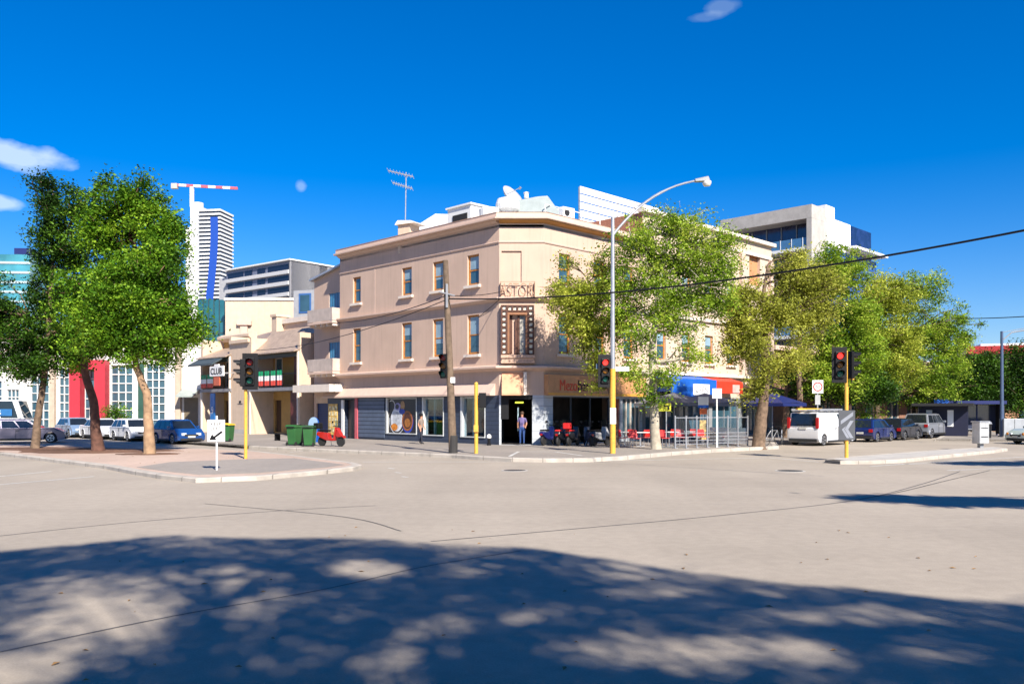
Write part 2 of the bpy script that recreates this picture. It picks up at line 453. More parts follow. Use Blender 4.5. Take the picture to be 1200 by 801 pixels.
def curve(pts, n=8):
    out = []
    P = [pts[0]] + pts + [pts[-1]]
    for i in range(1, len(P)-2):
        for k in range(n):
            t = k/n; a,b,c,d = [Vector(q) for q in P[i-1:i+3]]
            out.append(.5*((2*b)+(-a+c)*t+(2*a-5*b+4*c-d)*t*t+(-a+3*b-3*c+d)*t**3))
    out.append(Vector(pts[-1])); return out
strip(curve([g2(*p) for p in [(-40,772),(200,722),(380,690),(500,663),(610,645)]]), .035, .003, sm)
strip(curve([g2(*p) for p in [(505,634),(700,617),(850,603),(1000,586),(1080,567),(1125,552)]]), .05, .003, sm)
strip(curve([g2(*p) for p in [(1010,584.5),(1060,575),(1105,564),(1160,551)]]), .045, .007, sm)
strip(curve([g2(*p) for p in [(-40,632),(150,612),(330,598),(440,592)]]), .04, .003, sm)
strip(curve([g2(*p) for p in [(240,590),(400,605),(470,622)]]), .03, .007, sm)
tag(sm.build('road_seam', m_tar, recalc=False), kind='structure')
# curb ramp panel at the corner, light outline
rm = MB()
strip([g2(*p, .15) for p in [(597,534.5),(608,528.8),(650,529),(682,533.6)]], .14, .155, rm)
tag(rm.build('ramp_edging', m_mark, recalc=False), kind='structure')

def pit(px, py, a, b, n=26, seed=0):
    rr = random.Random(seed); x, y = G(px, py, .13)
    return [(x+a*math.cos(2*math.pi*k/n)*rr.uniform(.8,1.1), y+b*math.sin(2*math.pi*k/n)*rr.uniform(.8,1.1)) for k in range(n)]
for px, py, a, b, sd in ((41,525.4,3.6,1.9,1),(113,528.0,3.8,2.3,2),(175,531.6,1.4,1.0,3)):
    tag(MB().prz(pit(px,py,a,b,seed=sd), .131, .141).build('tree_pit', groundmat('bark mulch', (.16,.085,.05), patch=.3, fine=.35) if sd == 1 else bpy.data.materials['bark mulch']), kind='structure')
def cover(px, py, r, lab, z=0.):
    x, y = G(px, py, z)
    t = thing('manhole_cover', lab, 'manhole cover', (x, y, z))
    MB().lathe([(r*1.2,.0),(r*1.2,.006),(r,.008)], 28).build('ring', m_conc, t)
    MB().lathe([(r,.004),(r,.011),(.02,.012)], 28).build('lid', mat('cast iron', (.05,.05,.052), .5, bump=.4, scale=3), t)
cover(926, 551.5, .42, 'dark round iron manhole cover in the road below the white van')
cover(603, 551, .38, 'round manhole cover in the road in front of the corner ramp')

lv = MB(); random.seed(4)
for i in range(90):
    x, y = random.uniform(-6, 7), random.uniform(6, 15)
    if i > 60: x, y = random.uniform(-20, -9), random.uniform(30, 42)
    z = .004 if i <= 60 else .14
    a = random.uniform(0, 6.28); l = random.uniform(.02, .055)
    c, s = math.cos(a)*l, math.sin(a)*l
    lv.add([(x-c,y-s,z+.002),(x+s*.4,y-c*.4,z+.012),(x+c,y+s,z+.004),(x-s*.4,y+c*.4,z+.015)], [(0,1,2),(0,2,3)])
tag(lv.build('fallen_leaves', mat('dry leaf', (.30,.17,.06), .8, var=.4, scale=3), recalc=False), kind='stuff', label='small dry leaves scattered on the road', cat='leaves')

# ---------------------------------------------------------------- the corner hotel
pub = thing('corner_hotel', 'three storey pink rendered corner hotel with dark cornice shade and sash windows', 'hotel', (P0.x, P0.y, 0))
ML = FM(-15.4*.70711, 15.4*.70711, 0, -45); MC = FM(0, 0, 0, 0); MR = FM(2.42, 0, 0, 45)
def su(s): return 15.4 - s
A2 = (-15.4*.70711, 15.4*.70711); C1 = (2.42, 0); B2 = (2.42+9*.70711, 9*.70711)
pathF = [A2, (0, 0), C1, B2]
w3 = [(su(13.86), su(12.99)), (su(8.61), su(7.64)), (su(5.62), su(4.70)), (su(2.58), su(1.62))]
opsL = [(a, b, 9.05, 10.76) for a, b in w3] + [(a, b, 5.17, 7.38) for a, b in w3]
rw = [(1.25, 2.2), (4.3, 5.25), (7.1, 8.05)]
opsR = [(a, b, 9.05, 10.76) for a, b in rw] + [(a, b, 5.17, 7.38) for a, b in rw]
w = MB(ML).wall(0, 15.4, 2.85, 12.34, opsL, .24)
w.M = MC; w.wall(0, 2.42, 2.85, 12.34, [(.13, 1.22, 8.97, 10.7)], .1)
w.quad((.13,.1,8.97),(1.22,.1,8.97),(1.22,.1,10.7),(.13,.1,10.7))
w.M = MR; w.wall(0, 9, 2.85, 12.34, opsR, .24)
w.M = Matrix.Identity(4)
K2 = (A2[0]+10.71*.70711, A2[1]+10.71*.70711)
w.quad((*A2,0),(*A2,12.2),(*K2,12.2),(*K2,0)); w.quad((*K2,0),(*K2,12.2),(*B2,12.2),(*B2,0))
w.build('wall', m_peach, pub, recalc=False)
tr = MB().sweep(pathF, [(-.25,12.341),(.48,12.341),(.52,12.37),(.52,12.45),(.36,12.49),(.34,12.70),(.38,12.74),(-.25,12.74)])
tr.build('cornice', m_trim, pub)
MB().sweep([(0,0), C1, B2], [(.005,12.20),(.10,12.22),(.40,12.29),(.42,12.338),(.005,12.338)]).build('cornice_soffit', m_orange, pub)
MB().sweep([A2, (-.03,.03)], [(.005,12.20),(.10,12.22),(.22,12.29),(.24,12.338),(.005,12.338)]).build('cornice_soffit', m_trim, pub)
MB().sweep(pathF, [(0,11.12),(.05,11.14),(.07,11.2),(0,11.24)]).build('frieze_moulding', m_trim, pub)
MB().sweep(pathF, [(0,7.95),(.10,7.97),(.28,8.08),(.28,8.16),(0,8.2)]).build('string_course', m_trim, pub)
MB().sweep(pathF, [(0,4.16),(.14,4.2),(.42,4.32),(.42,4.42),(0,4.5)]).build('string_course', m_trim, pub)
# return parapets on the two hidden sides and the flat roof
MB().sweep([B2, K2, A2], [(-.25,12.1),(.0,12.1),(.0,12.6),(-.25,12.6)]).build('parapet', m_trim, pub)
MB().prz([A2, (0,0), C1, B2, K2], 12.0, 12.12).build('flat_roof', mat('roof membrane', (.30,.30,.30), .8), pub)

def sash(M, x0, x1, z0, z1, parent, y=.11, frame=m_wood, sill=True, mid=None, sky_sheen=0., surround=False):
    fw = .10; mz = mid if mid else (z0+z1)/2
    f = MB(M)
    f.box(x0,x0+fw,y,y+.09,z0,z1).box(x1-fw,x1,y,y+.09,z0,z1).box(x0+fw,x1-fw,y,y+.09,z0,z0+fw*1.3).box(x0+fw,x1-fw,y,y+.09,z1-fw,z1)
    f.box(x0+fw,x1-fw,y+.01,y+.085,mz-.035,mz+.035)
    fo = f.build('window', frame, parent)
    MB(M).box(x0+fw-.01,x1-fw+.01,y+.04,y+.055,z0+fw,z1-fw+.01).build('pane', m_pane, fo)
    if sky_sheen: MB(M).box(x0+fw,x1-fw,y+.028,y+.036,z1-fw-(z1-z0)*sky_sheen,z1-fw).build('sky_sheen', m_skysheen, fo)
    if sill: MB(M).pry([(x0-.16,z0-.16),(x1+.16,z0-.16),(x1+.16,z0-.01),(x0-.16,z0-.01)], -.17, .12).build('sill', m_pale, fo)
    return fo
for i, (a, b, c, d) in enumerate(opsL): sash(ML, a, b, c, d, pub, sky_sheen=[.0,.35,.55,.4,0,.3,.6,.45][i])
for a, b, c, d in opsR: sash(MR, a, b, c, d, pub)
# downpipe line and fixings on the long wall
MB(ML).box(3.95,4.0,-.012,.01,8.2,11.1).build('joint', m_trim, pub)

# marquee frame of lamp openings around the first floor corner window
mq = MB(MC); fx0, fx1, fz0, fz1, yy, t = .10, 1.90, 5.05, 7.72, -.34, .36
def ladder(x0, x1, z0, z1, n, vert):
    mq.box(x0,x1,yy+.10,yy+.13,z0,z1)
    if vert:
        mq.box(x0,x0+.085,yy,yy+.10,z0,z1); mq.box(x1-.085,x1,yy,yy+.10,z0,z1)
        for k in range(n+1):
            z = z0+(z1-z0)*k/n; mq.box(x0+.085,x1-.085,yy,yy+.10,max(z0,z-.05),min(z1,z+.05))
    else:
        mq.box(x0,x1,yy,yy+.10,z0,z0+.085); mq.box(x0,x1,yy,yy+.10,z1-.085,z1)
        for k in range(n+1):
            x = x0+(x1-x0)*k/n; mq.box(max(x0,x-.05),min(x1,x+.05),yy,yy+.10,z0+.085,z1-.085)
ladder(fx0, fx0+t, fz0, fz1, 9, True); ladder(fx1-t, fx1, fz0, fz1, 9, True); ladder(fx0+t, fx1-t, fz1-t, fz1, 4, False)
mq.box(fx0,fx0+.05,yy+.13,-.01,fz0,fz1).box(fx1-.05,fx1,yy+.13,-.01,fz0,fz1).box(fx0,fx1,yy+.13,-.01,fz1-.05,fz1)
mo = mq.build('sign_frame', m_rust, pub)
m_lc = mat('milky lamp cover', (.72,.66,.52), .4)
def lampc(*a): MB(MC).box(*a).build('lamp_cover', m_lc, mo)
for k in range(9):
    z = fz0+(fz1-fz0)*(k+.5)/9
    for x in (fx0+t/2, fx1-t/2): lampc(x-.085,x+.085,yy+.085,yy+.098,z-.085,z+.085)
for k in range(4):
    x = fx0+t+(fx1-fx0-2*t)*(k+.5)/4; lampc(x-.085,x+.085,yy+.085,yy+.098,fz1-t/2-.085,fz1-t/2+.085)
ib = MB(MC); ib.box(.46,.56,-.3,-.012,5.1,7.36).box(1.44,1.54,-.3,-.012,5.1,7.36).box(.56,1.44,-.3,-.012,7.2,7.34)
ib.build('inner_frame', mat('brown timber', (.23,.10,.045), .6), mo)
ds = MB(MC).box(.86,.98,-.14,-.012,5.1,6.95).box(1.0,1.12,-.10,-.012,5.1,7.2).box(.56,.72,-.02,-.012,5.1,7.2)
ds.build('mullion', m_rust, mo)
MB(MC).box(1.12,1.4,-.03,-.012,5.15,7.15).build('pane', mat('rippled glass', (.33,.31,.27), .2, var=.5, scale=5), mo)
lg = MB(MC).box(.1,1.95,-.42,-.001,4.86,5.02).box(.14,1.9,-.34,-.001,4.7,4.85).box(.1,1.95,-.36,-.001,4.58,4.69)
lg.build('sign_ledge', mat('brick ledge', (.50,.33,.24), .8, var=.2, scale=12), pub)
tx = text('sign_letters', 'ASTOR', MC @ Matrix.Translation((1.0,-.2,8.0+.62)), 1.8, .62, mat('weathered letter', (.36,.22,.14), .7), pub, ext=.02, bold=-.01)
bk = MB(MC).box(.08,1.95,-.24,-.21,8.22,8.25).box(.08,1.95,-.24,-.21,8.98,9.01).box(.08,.11,-.24,0,8.2,9.0).box(1.92,1.95,-.24,0,8.2,9.0)
bk.build('sign_bracket', mat('weathered letter', (.36,.22,.14), .7), pub)

# ground floor
def dadowall(M, x0, x1, ops, m, name='shopfront', dep=.3, y=.0):
    return MB(M).wall(x0, x1, .1, 2.85, ops, dep, y).build(name, m, pub, recalc=False)
shopL = [(su(14.83), su(13.55), .16, 2.72), (su(10.2), su(7.15), .62, 2.8), (su(6.6), su(4.64), .58, 2.8), (su(3.14), su(1.1), .56, 2.8)]
dadowall(ML, -1.5, 15.4, shopL, m_slate)
dadowall(MC, 0, 2.42, [(.12, 1.80, .16, 2.8)], m_ltgrey, 'corner_panel')
MB(MC).box(.1, 1.82, -.012, .02, 2.62, 2.85).build('door_header', m_black, pub)
MB(MC).box(.1, .52, -.02, -.004, 1.55, 2.84).build('signboard', m_black, pub)
dadowall(MR, 0, 9, [(.75, 5.9, .16, 2.8), (6.15, 6.75, .16, 2.7), (7.0, 8.8, .5, 2.7)], m_ltgrey, 'corner_panel')
# room behind the openings: floor, ceiling and back walls
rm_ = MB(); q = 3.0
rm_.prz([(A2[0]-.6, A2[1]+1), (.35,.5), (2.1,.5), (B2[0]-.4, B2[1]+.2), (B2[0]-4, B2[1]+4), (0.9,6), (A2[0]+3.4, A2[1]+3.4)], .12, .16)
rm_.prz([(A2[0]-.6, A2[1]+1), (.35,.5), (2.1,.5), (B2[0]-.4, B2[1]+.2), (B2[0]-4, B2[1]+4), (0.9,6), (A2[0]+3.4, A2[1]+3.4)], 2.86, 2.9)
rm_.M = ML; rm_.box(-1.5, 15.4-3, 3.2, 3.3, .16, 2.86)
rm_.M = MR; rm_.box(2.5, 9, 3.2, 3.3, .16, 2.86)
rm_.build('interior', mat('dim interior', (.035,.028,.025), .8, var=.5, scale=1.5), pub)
# shutters, door, posts
MB(ML).box(su(13.2), su(10.36), -.06, -.005, .25, 2.8).build('roller_shutter', mat('steel shutter', (.10,.13,.19), .5, metal=.3, lines=(2,.26,.05,.35)), pub)
MB(ML).box(su(13.5), su(13.22), -.12, -.005, .16, 2.82).build('door_post', mat('pink red paint', (.50,.10,.12), .5), pub)
MB(ML).box(su(15.1), su(14.85), -.1, -.005, .16, 2.7).build('door_post', m_white, pub)
MB(ML).box(su(14.7), su(13.6), .2, .24, .16, 2.7).build('door', mat('dark brown door', (.03,.017,.016), .4), pub)
for k, (a, b) in enumerate([(su(10.2), su(7.15)), (su(6.6), su(4.64)), (su(3.14), su(1.1))]):
    z0 = [.62,.58,.56][k]
    f = MB(ML); f.box(a,a+.14,-.05,.3,z0,2.8).box(b-.05,b,-.03,.2,z0,2.8).box(a,b,-.06,.3,z0-.06,z0).box(a+.14,b-.05,.1,.2,2.7,2.8)
    f = f.build('shop_window', mat('grey white frame', (.55,.57,.56), .5), pub)
    if k: MB(ML).box(a+.14,b-.05,.14,.15,z0,2.7).build('pane', m_glassc, f)
    if k: MB(ML).box(a+.45,a+.58,.5,.62,z0,2.75).build('column', mat('grey green post', (.25,.32,.30), .6), f)
MB(ML).box(su(6.9), su(6.72), -.03,-.003,.3,2.82).build('pilaster', m_slate, pub)
# picture poster of a breakfast plate and cup, flat discs in layers
a, b = su(10.2)+.14, su(7.15)-.05
ps = MB(ML).box(a, b, .06, .08, .62, 2.7).build('window_poster', mat('poster black', (.02,.015,.018), .35), pub)
def disc(cx, cz, rx, rz, y, m, n=26, a0=0, a1=360, inner=0., name='poster_shape'):
    q = MB(ML); vs = []; 
    for k in range(n+1):
        t_ = R(a0+(a1-a0)*k/n); vs.append((cx+rx*math.cos(t_), y, cz+rz*math.sin(t_)))
    if inner:
        vi = []
        for k in range(n+1):
            t_ = R(a0+(a1-a0)*k/n); vi.append((cx+rx*inner*math.cos(t_), y, cz+rz*inner*math.sin(t_)))
        for k in range(n): q.quad(vs[k], vs[k+1], vi[k+1], vi[k])
    else: q.add(vs, [tuple(range(len(vs)))])
    return q.build(name, m, ps, recalc=False)
pm = lambda nm, c: mat(nm, c, .35, var=.3, scale=6)
disc(a+.85,1.42,.62,.72,.056,pm('poster white',(.6,.62,.66))); disc(a+.85,1.5,.42,.42,.052,pm('poster pale',(.45,.47,.5)))
disc(a+.62,.98,.34,.22,.048,pm('poster orange',(.6,.2,.02))); disc(a+.9,1.4,.8,.85,.044,pm('poster rim',(.55,.58,.62)),inner=.93,a0=170,a1=320)
disc(a+1.95,1.3,.56,.68,.052,pm('poster blue',(.02,.05,.35))); disc(a+1.93,1.38,.54,.62,.048,pm('poster brown',(.32,.10,.02)))
disc(a+1.93,1.38,.42,.5,.044,pm('poster dark brown',(.07,.02,.01))); disc(a+1.95,1.25,.3,.28,.040,pm('poster toast',(.33,.12,.02)))
disc(a+.95,2.25,.30,.24,.052,pm('poster lilac',(.25,.22,.45))); disc(a+.9,2.25,.18,.15,.048,pm('poster black2',(.02,.02,.03)))
disc(a+1.45,2.3,.22,.3,.052,pm('poster tan',(.35,.2,.08))); disc(a+1.4,1.95,.3,.16,.044,pm('poster blue',(.02,.05,.35)))
disc(a+.35,2.3,.34,.36,.050,pm('poster rim',(.55,.58,.62)),inner=.85,a0=-60,a1=130)
# yellow menu poster on the narrow shop
bp_ = MB(ML).box(-1.35, -.25, -.04, -.004, .35, 2.45).build('menu_board', mat('yellow menu', (.62,.40,.10), .5, var=.5, scale=4), pub)
q = MB(ML)
for i in range(3):
    for k in range(5): q.box(-1.25+i*.36, -1.0+i*.36, -.05, -.042, .55+k*.37, .55+k*.37+.26)
q.build('menu_pictures', mat('menu pictures', (.68,.52,.30), .5, var=.7, scale=5), bp_)
MB(ML).box(-1.5, 0, -.0, .4, 2.85, 3.3).build('shop_fascia', m_trim, pub)
# sloping awning fascia along the long front, closed ends, then over the corner door
def awn(M, x0, x1, nm, m, out=.62, zt=3.5, zb=2.84):
    return MB(M).prx([(-.003,zt),(-out,zb+.1),(-out,zb),(-.003,zb)], x0, x1).build(nm, m, pub)
awn(ML, -1.5, 15.1, 'awning', m_trim, .42)
awn(MC, .15, 1.3, 'awning', mat('peach awning', (.58,.30,.17), .7), .62, 4.1)
MB(MC).box(1.33,1.5,-.3,-.003,2.85,4.1).build('pilaster', m_pale, pub)
fs = MB(MR).box(.05, 9.0, -.30, -.003, 2.86, 3.98).build('fascia', mat('orange brown fascia', (.50,.25,.11), .6, streak=.2), pub)
MB(MR).box(.05, 9.0, -.34, -.302, 2.86, 3.0).build('fascia_edge', mat('orange strip', (.62,.30,.05), .5), fs)
text('sign_letters', 'Mezo', MR @ Matrix.Translation((1.72,-.315,3.42)), 1.45, .60, mat('red orange letters', (.60,.05,.008), .4), fs, ext=.012)
text('sign_letters', 'bar', MR @ Matrix.Translation((3.02,-.315,3.42)), .98, .60, m_black, fs, ext=.012)
text('sign_letters', 'grill', MR @ Matrix.Translation((4.6,-.315,3.36)), 1.3, .42, m_black, fs, ext=.012)
MB(MR).box(6.15,6.75,.1,.15,.16,2.7).build('door', mat('red brown door', (.22,.05,.02), .5), pub)
f = MB(MR)
for x in (7.0,7.42,7.87,8.32,8.74): f.box(x,x+.06,.05,.15,.5,2.7)
f.build('shop_window', m_pale, pub)
MB(MR).box(7.0,8.8,.16,.17,.5,2.7).build('pane', m_pane, pub)
f = MB(MR)
for x in (.75,2.45,4.15,5.84): f.box(x,x+.06,.18,.26,.16,2.8)
f.box(.75,5.9,.18,.26,2.74,2.8); f.build('folding_door', mat('dark steel frame', (.03,.035,.05), .4), pub)
# door light over the corner entrance, greenish
MB(MC).box(1.0-.13,1.0+.33,.35,.42,2.42,2.5).build('exit_light', mat('lit sign', (.55,.62,.05), .4, emit=1.2), pub)
MB(MC).box(1.0,1.07,.5,.55,.9,2.2).build('door_edge', mat('pale door edge', (.4,.55,.6), .4), pub)
# metal roof behind the parapet, hipped
def rp(px, py, D): x, y, z = Wp(px, py, D); return (x-P0.x, y-P0.y, z)
Ro = ML @ Vector((1.5, 2.2, 0)); 
rf = MB(ML)
rf.add([(.5,1.2,12.1),(14.2,1.2,12.1),(14.2,8.8,12.1),(.5,8.8,12.1),(4.0,5.0,15.4),(10.0,5.0,14.3)], [(0,1,5,4),(1,2,5),(2,3,4,5),(3,0,4)])
rf.build('metal_roof', m_metalroof, pub)

# ---------------------------------------------------------------- neighbours on the left street
def onL(s, o=0.): return P0 + V*s - U*o          # point on the left facade line, o metres out
def onR(t, o=0.): return P1 + U*t - V*o
def lroot(name, label, cat, s, o=0.):           # local x runs towards the corner, y into the block
    p = onL(s, o); return thing(name, label, cat, (p.x, p.y, 0), -45)

an = lroot('balcony_annex', 'narrow pink house with two solid balconies and blue louvre doors beside the corner hotel', 'house', 19.4, -.5)
W_ = 4.0
MB().wall(0, W_, .1, 11.0, [(1.9,3.7,8.15,10.1),(1.9,3.7,4.75,6.7),(.3,2.2,.16,2.9)], .3).build('wall', m_peach, an, recalc=False)
MB().add([(0,0,11),(W_,0,11),(W_,0,11.9),(0,0,11.2)],[(0,1,2,3)]).quad((0,0,0),(0,0,11.2),(0,9,11.2),(0,9,0)).quad((0,0,11.2),(W_,0,11.9),(W_,9,11.9),(0,9,11.2)).build('gable', m_peach, an, recalc=False)
MB().add([(-.2,-.3,11.15),(W_,-.3,11.87),(W_,.3,11.87),(-.2,.3,11.15),(-.2,-.3,11.3),(W_,-.3,12.0),(W_,.3,12.0),(-.2,.3,11.3)],[(0,3,2,1),(4,5,6,7),(0,1,5,4),(1,2,6,5),(2,3,7,6),(3,0,4,7)]).build('eave', m_steel, an)
m_bdoor = mat('blue louvre door', (.05,.22,.38), .5, lines=(0,.32,.05,.3))
for z in (8.0, 4.6):
    d = MB().box(1.9,3.7,.05,.12,z+.15,z+2.1).build('balcony_door', m_bdoor, an)
    b = MB().box(.9,3.98,-1.1,-.0,z-.12,z+.02).build('balcony', m_trim, an)
    MB().box(.9,3.98,-1.1,-1.04,z+.05,z+.9).box(.9,.96,-1.04,-.01,z+.05,z+.9).box(3.92,3.98,-1.04,-.01,z+.05,z+.9).build('balustrade', mat('balustrade', (.46,.38,.33), .7, lines=(0,.5,.02,.7)), b)
    f = MB()
    for k in range(5): f.box(1.0+k*.7,1.1+k*.7,-1.0,-.1,z-.3,z-.12)
    f.build('bracket', m_pale, b)
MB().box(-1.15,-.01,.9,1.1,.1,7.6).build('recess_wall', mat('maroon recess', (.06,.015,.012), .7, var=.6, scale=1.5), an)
MB().box(-.2,4.4,-1.6,.0,3.25,3.75).build('canopy', m_pale, an)
MB().box(.3,2.2,.1,.14,.16,2.9).build('roller_door', mat('navy roller door', (.012,.02,.10), .45, lines=(2,.16,.02,.3)), an)
MB().box(.3,2.1,-.04,-.004,2.5,3.0).build('signboard', mat('tan sign', (.55,.40,.28), .6), an)
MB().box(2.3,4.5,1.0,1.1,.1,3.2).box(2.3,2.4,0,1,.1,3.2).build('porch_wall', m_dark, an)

def banner_row(root, x0, x1, n, y, z0, z1):
    g = mat('flag green', (.005,.24,.10), .6); wt = mat('flag white', (.7,.7,.68), .6); rd = mat('flag red', (.55,.06,.04), .6)
    for k in range(n):
        a = x0+(x1-x0)*k/n+.02; b = x0+(x1-x0)*(k+1)/n-.02; h = (z1-z0)/3
        q = MB()
        for i, (zz) in enumerate((z0+2*h, z0+h, z0)):
            q.k = i
            for j in range(5):          # slightly rippled cloth
                xa = a+(b-a)*j/5; xb = a+(b-a)*(j+1)/5; ya = y-.05*(j%2)-.02; yb = y-.05*((j+1)%2)-.02
                q.quad((xa,ya,zz),(xb,yb,zz),(xb,yb,zz+h),(xa,ya,zz+h))
        q.build('flag_banner', [g, wt, rd], root, recalc=False)

def terrace(s, wd, label, cat, zf, zr, curved, groundwin):
    r = lroot('terrace_house', label, cat, s)
    y = 1.9
    ops = [(.5, 1.5, .3, 2.8), (wd*.6, wd*.6+1.1, 1.0, 2.9), (.6, 1.7, zf+.1, zf+2.4), (wd-1.9, wd-.9, zf+.1, zf+2.4)]
    MB().wall(0, wd, .1, zr, ops, .25, y).build('wall', m_yelwall, r, recalc=False)
    for a in (0, wd-.3): MB().box(a,a+.3,-.0,y-.002,.1,zr).build('party_wall', m_cream, r)
    for a, b, c, d in ops[:1]: MB().box(a,b,y+.15,y+.2,c,d).build('door', mat('brown door', (.07,.035,.02), .5), r)
    for a, b, c, d in ops[1:]:
        f = MB(); f.box(a,a+.09,y-.02,y+.12,c,d).box(b-.09,b,y-.02,y+.12,c,d).box(a,b,y-.02,y+.12,c,c+.09).box(a,b,y-.02,y+.12,d-.09,d)
        f = f.build('window', m_pale, r); MB().box(a+.09,b-.09,y+.06,y+.08,c+.09,d-.09).build('pane', m_pane, f)
    MB().box(-.05,wd+.05,-.1,y-.002,zf-.25,zf).build('balcony_floor', mat('grey fascia', (.20,.20,.215), .6), r)
    MB().box(.3,wd-.3,-.08,-.02,zf+.95,zf+1.02).box(.3,wd-.3,-.06,-.03,zf+.1,zf+.14).build('balustrade', m_black, r)
    for x in (.12, wd-.22): MB().box(x,x+.14,-.12,.02,.1,zf-.25).box(x,x+.14,-.12,.02,zf,zf+2.6).build('post', m_pale, r)
    ze = zf+2.5
    prof = [(-.5,ze),(-.5,ze+.08)]; n = 7
    top = []
    for k in range(n+1):
        t_ = k/n; top.append((-.5+(y+.5)*t_, ze+.08+(1.9*(t_**1.6) if curved else 1.0*t_)))
    und = [(a, b-.08) for a, b in top[::-1]]
    MB().prx(top+und, .0, wd).build('veranda_roof', mat('veranda iron', (.36,.27,.20), .5, lines=(0,.25,.05,.7), var=.2), r)
    if not curved: MB().prx([(y-.1,zr-.1),(y-.45,zr+.15),(y-.45,zr+.35),(y,zr+.55),(y+.3,zr+.55),(y+.3,zr-.1)], -.1, wd+.1).build('parapet', m_cream, r)
    MB().box(.3,wd-.3,-.14,.0,ze-.32,ze-.02).build('veranda_beam', mat('dark green beam', (.025,.035,.03), .6), r)
    # pitched roof behind and chimney
    MB().prx([(y+.31,zr-.2),(y+5,zr+1.3),(y+10,zr-.2)], .1, wd-.1).build('roof', mat('iron roof', (.26,.20,.17), .6, lines=(0,.25,.05,.6), streak=.3), r)
    MB().box(wd-1.3,wd-.5,y+2.4,y+3.6,zr,zr+2.0).box(wd-1.4,wd-.4,y+2.3,y+3.7,zr+2.0,zr+2.2).build('chimney', m_cream, r)
    MB().quad((0,y,0),(0,y,zr),(0,y+10,zr),(0,y+10,0)).quad((wd,y,0),(wd,y,zr),(wd,y+10,zr),(wd,y+10,0)).build('side_wall', m_brick, r, recalc=False)
    return r
tb = terrace(27.9, 7.4, 'yellow two storey terrace house with dark veranda beside the balcony annex', 'house', 3.7, 7.6, True, True)
banner_row(tb, .7, 5.3, 5, -.12, 3.85, 4.95)
dk = MB().box(5.6,7.1,.3,.4,.16,3.4).box(5.6,7.1,.6,.7,4.0,6.1).build('dark_screen', mat('maroon screen', (.10,.02,.015), .6, var=.6, scale=2), tb)
ta = terrace(36.3, 5.4, 'cream two storey terrace house with club sign and blue banner beyond the white party wall', 'house', 3.75, 7.9, False, False)
banner_row(ta, .2, 2.6, 2, -.12, 3.85, 4.95)
MB().box(2.3,3.1,-.3,-.22,.9,3.4).build('hanging_banner', mat('blue banner', (.015,.15,.42), .5), ta)
text('banner_letters', '9', FM(2.7,-.31,2.0,0), .35, .6, m_white, ta)
MB().prx([(-1.3,5.6),(-.1,6.3),(-.1,6.42),(-1.3,5.75)], .3, 4.7).build('awning', mat('dark awning', (.04,.06,.07), .6), ta)

pw = lroot('party_building', 'tall white rendered party wall between the two flag hung terraces', 'building', 30.9)
MB().box(0,3.0,.0,9,.1,7.3).build('wall', m_cream, pw)
MB().box(-.05,3.05,-.18,.5,7.3,7.55).build('cornice', m_cream, pw)
MB().box(1.1,1.9,-.03,-.003,2.5,2.53).box(1.35,1.65,-.03,-.003,2.6,2.75).build('wall_lettering', m_dark, pw)
MB().box(.3,2.9,-.04,-.003,.15,.5).build('plinth', m_conc, pw)
p = onL(30.9, 1.2)
cs = thing('club_sign', 'white club sign in raised letters on the veranda between the Italian flags', 'sign', (p.x, p.y, 4.45), -45)
MB().box(-1.15,1.15,-.06,.06,.25,1.05).box(-.35,.35,-.06,.06,1.05,1.2).build('board', m_white, cs)
text('letters', 'CLUB', FM(0,-.07,.65,0), 1.9, .5, m_black, cs, bold=.01)
MB().box(-.5,.5,-.05,.05,-.5,.2).build('lower_board', mat('rusty red board', (.45,.10,.05), .6), cs)
MB().box(-.5,-.44,.06,1.2,.5,.56).box(.44,.5,.06,1.2,.5,.56).build('bracket', m_steel, cs)

# white rendered box building behind the terraces and its teal glass wing
x0, y0, _ = Wp(264, 352, 82); x1 = Wp(372, 352, 82)[0]
cb = thing('rendered_building', 'plain cream box building rising behind the terrace roofs', 'building', (x0, y0, 0))
zt = Wp(264, 352, 82)[2]
MB().box(0, x1-x0, 0, 14, 0, zt).build('wall', m_cream, cb)
MB().box(-.1, x1-x0+.1, -.12, .3, zt, zt+.25).build('coping', m_pale, cb)
MB().box(1.2,2.6,-.35,-.003,zt-2.4,zt-2.0).box(1.5,2.2,-.2,-.003,zt-3.6,zt-2.4).build('moulding', m_trim, cb)
x0, y0, zt = Wp(232, 351, 84); x1 = Wp(263.4, 351, 84)[0]
tg = thing('teal_glass_building', 'teal glazed upper storeys of a small office beside the cream box building', 'building', (x0, y0, 0))
MB().box(0, x1-x0, 0, 12, 0, zt).build('curtain_wall', mat('teal glass', (.015,.09,.11), .12, spec=1., var=.25, scale=.5), tg)
f = MB()
for k in range(6): f.box(k*(x1-x0)/5-.04, k*(x1-x0)/5+.04, -.06, -.003, 0, zt)
for z in (3.2, 6.4, 9.6): f.box(0, x1-x0, -.05, -.003, z, z+.1)
f.build('mullion', mat('dark teal frame', (.02,.05,.06), .5), tg)
tr_ = thing('terrace_parapet_house', 'narrow cream house with curved iron roof and tall white parapet behind the verandas', 'house', (*Wp(330, 400, 72)[:2], 0), -45)
MB().box(0,5,0,6,0,9.3).build('wall', m_cream, tr_); MB().box(-.2,5.2,-.2,.3,9.3,9.7).build('cornice', m_pale, tr_)
MB().prx([(.3,9.3),(3,10.4),(6,9.3)], 0, 5).build('roof', m_metalroof, tr_)
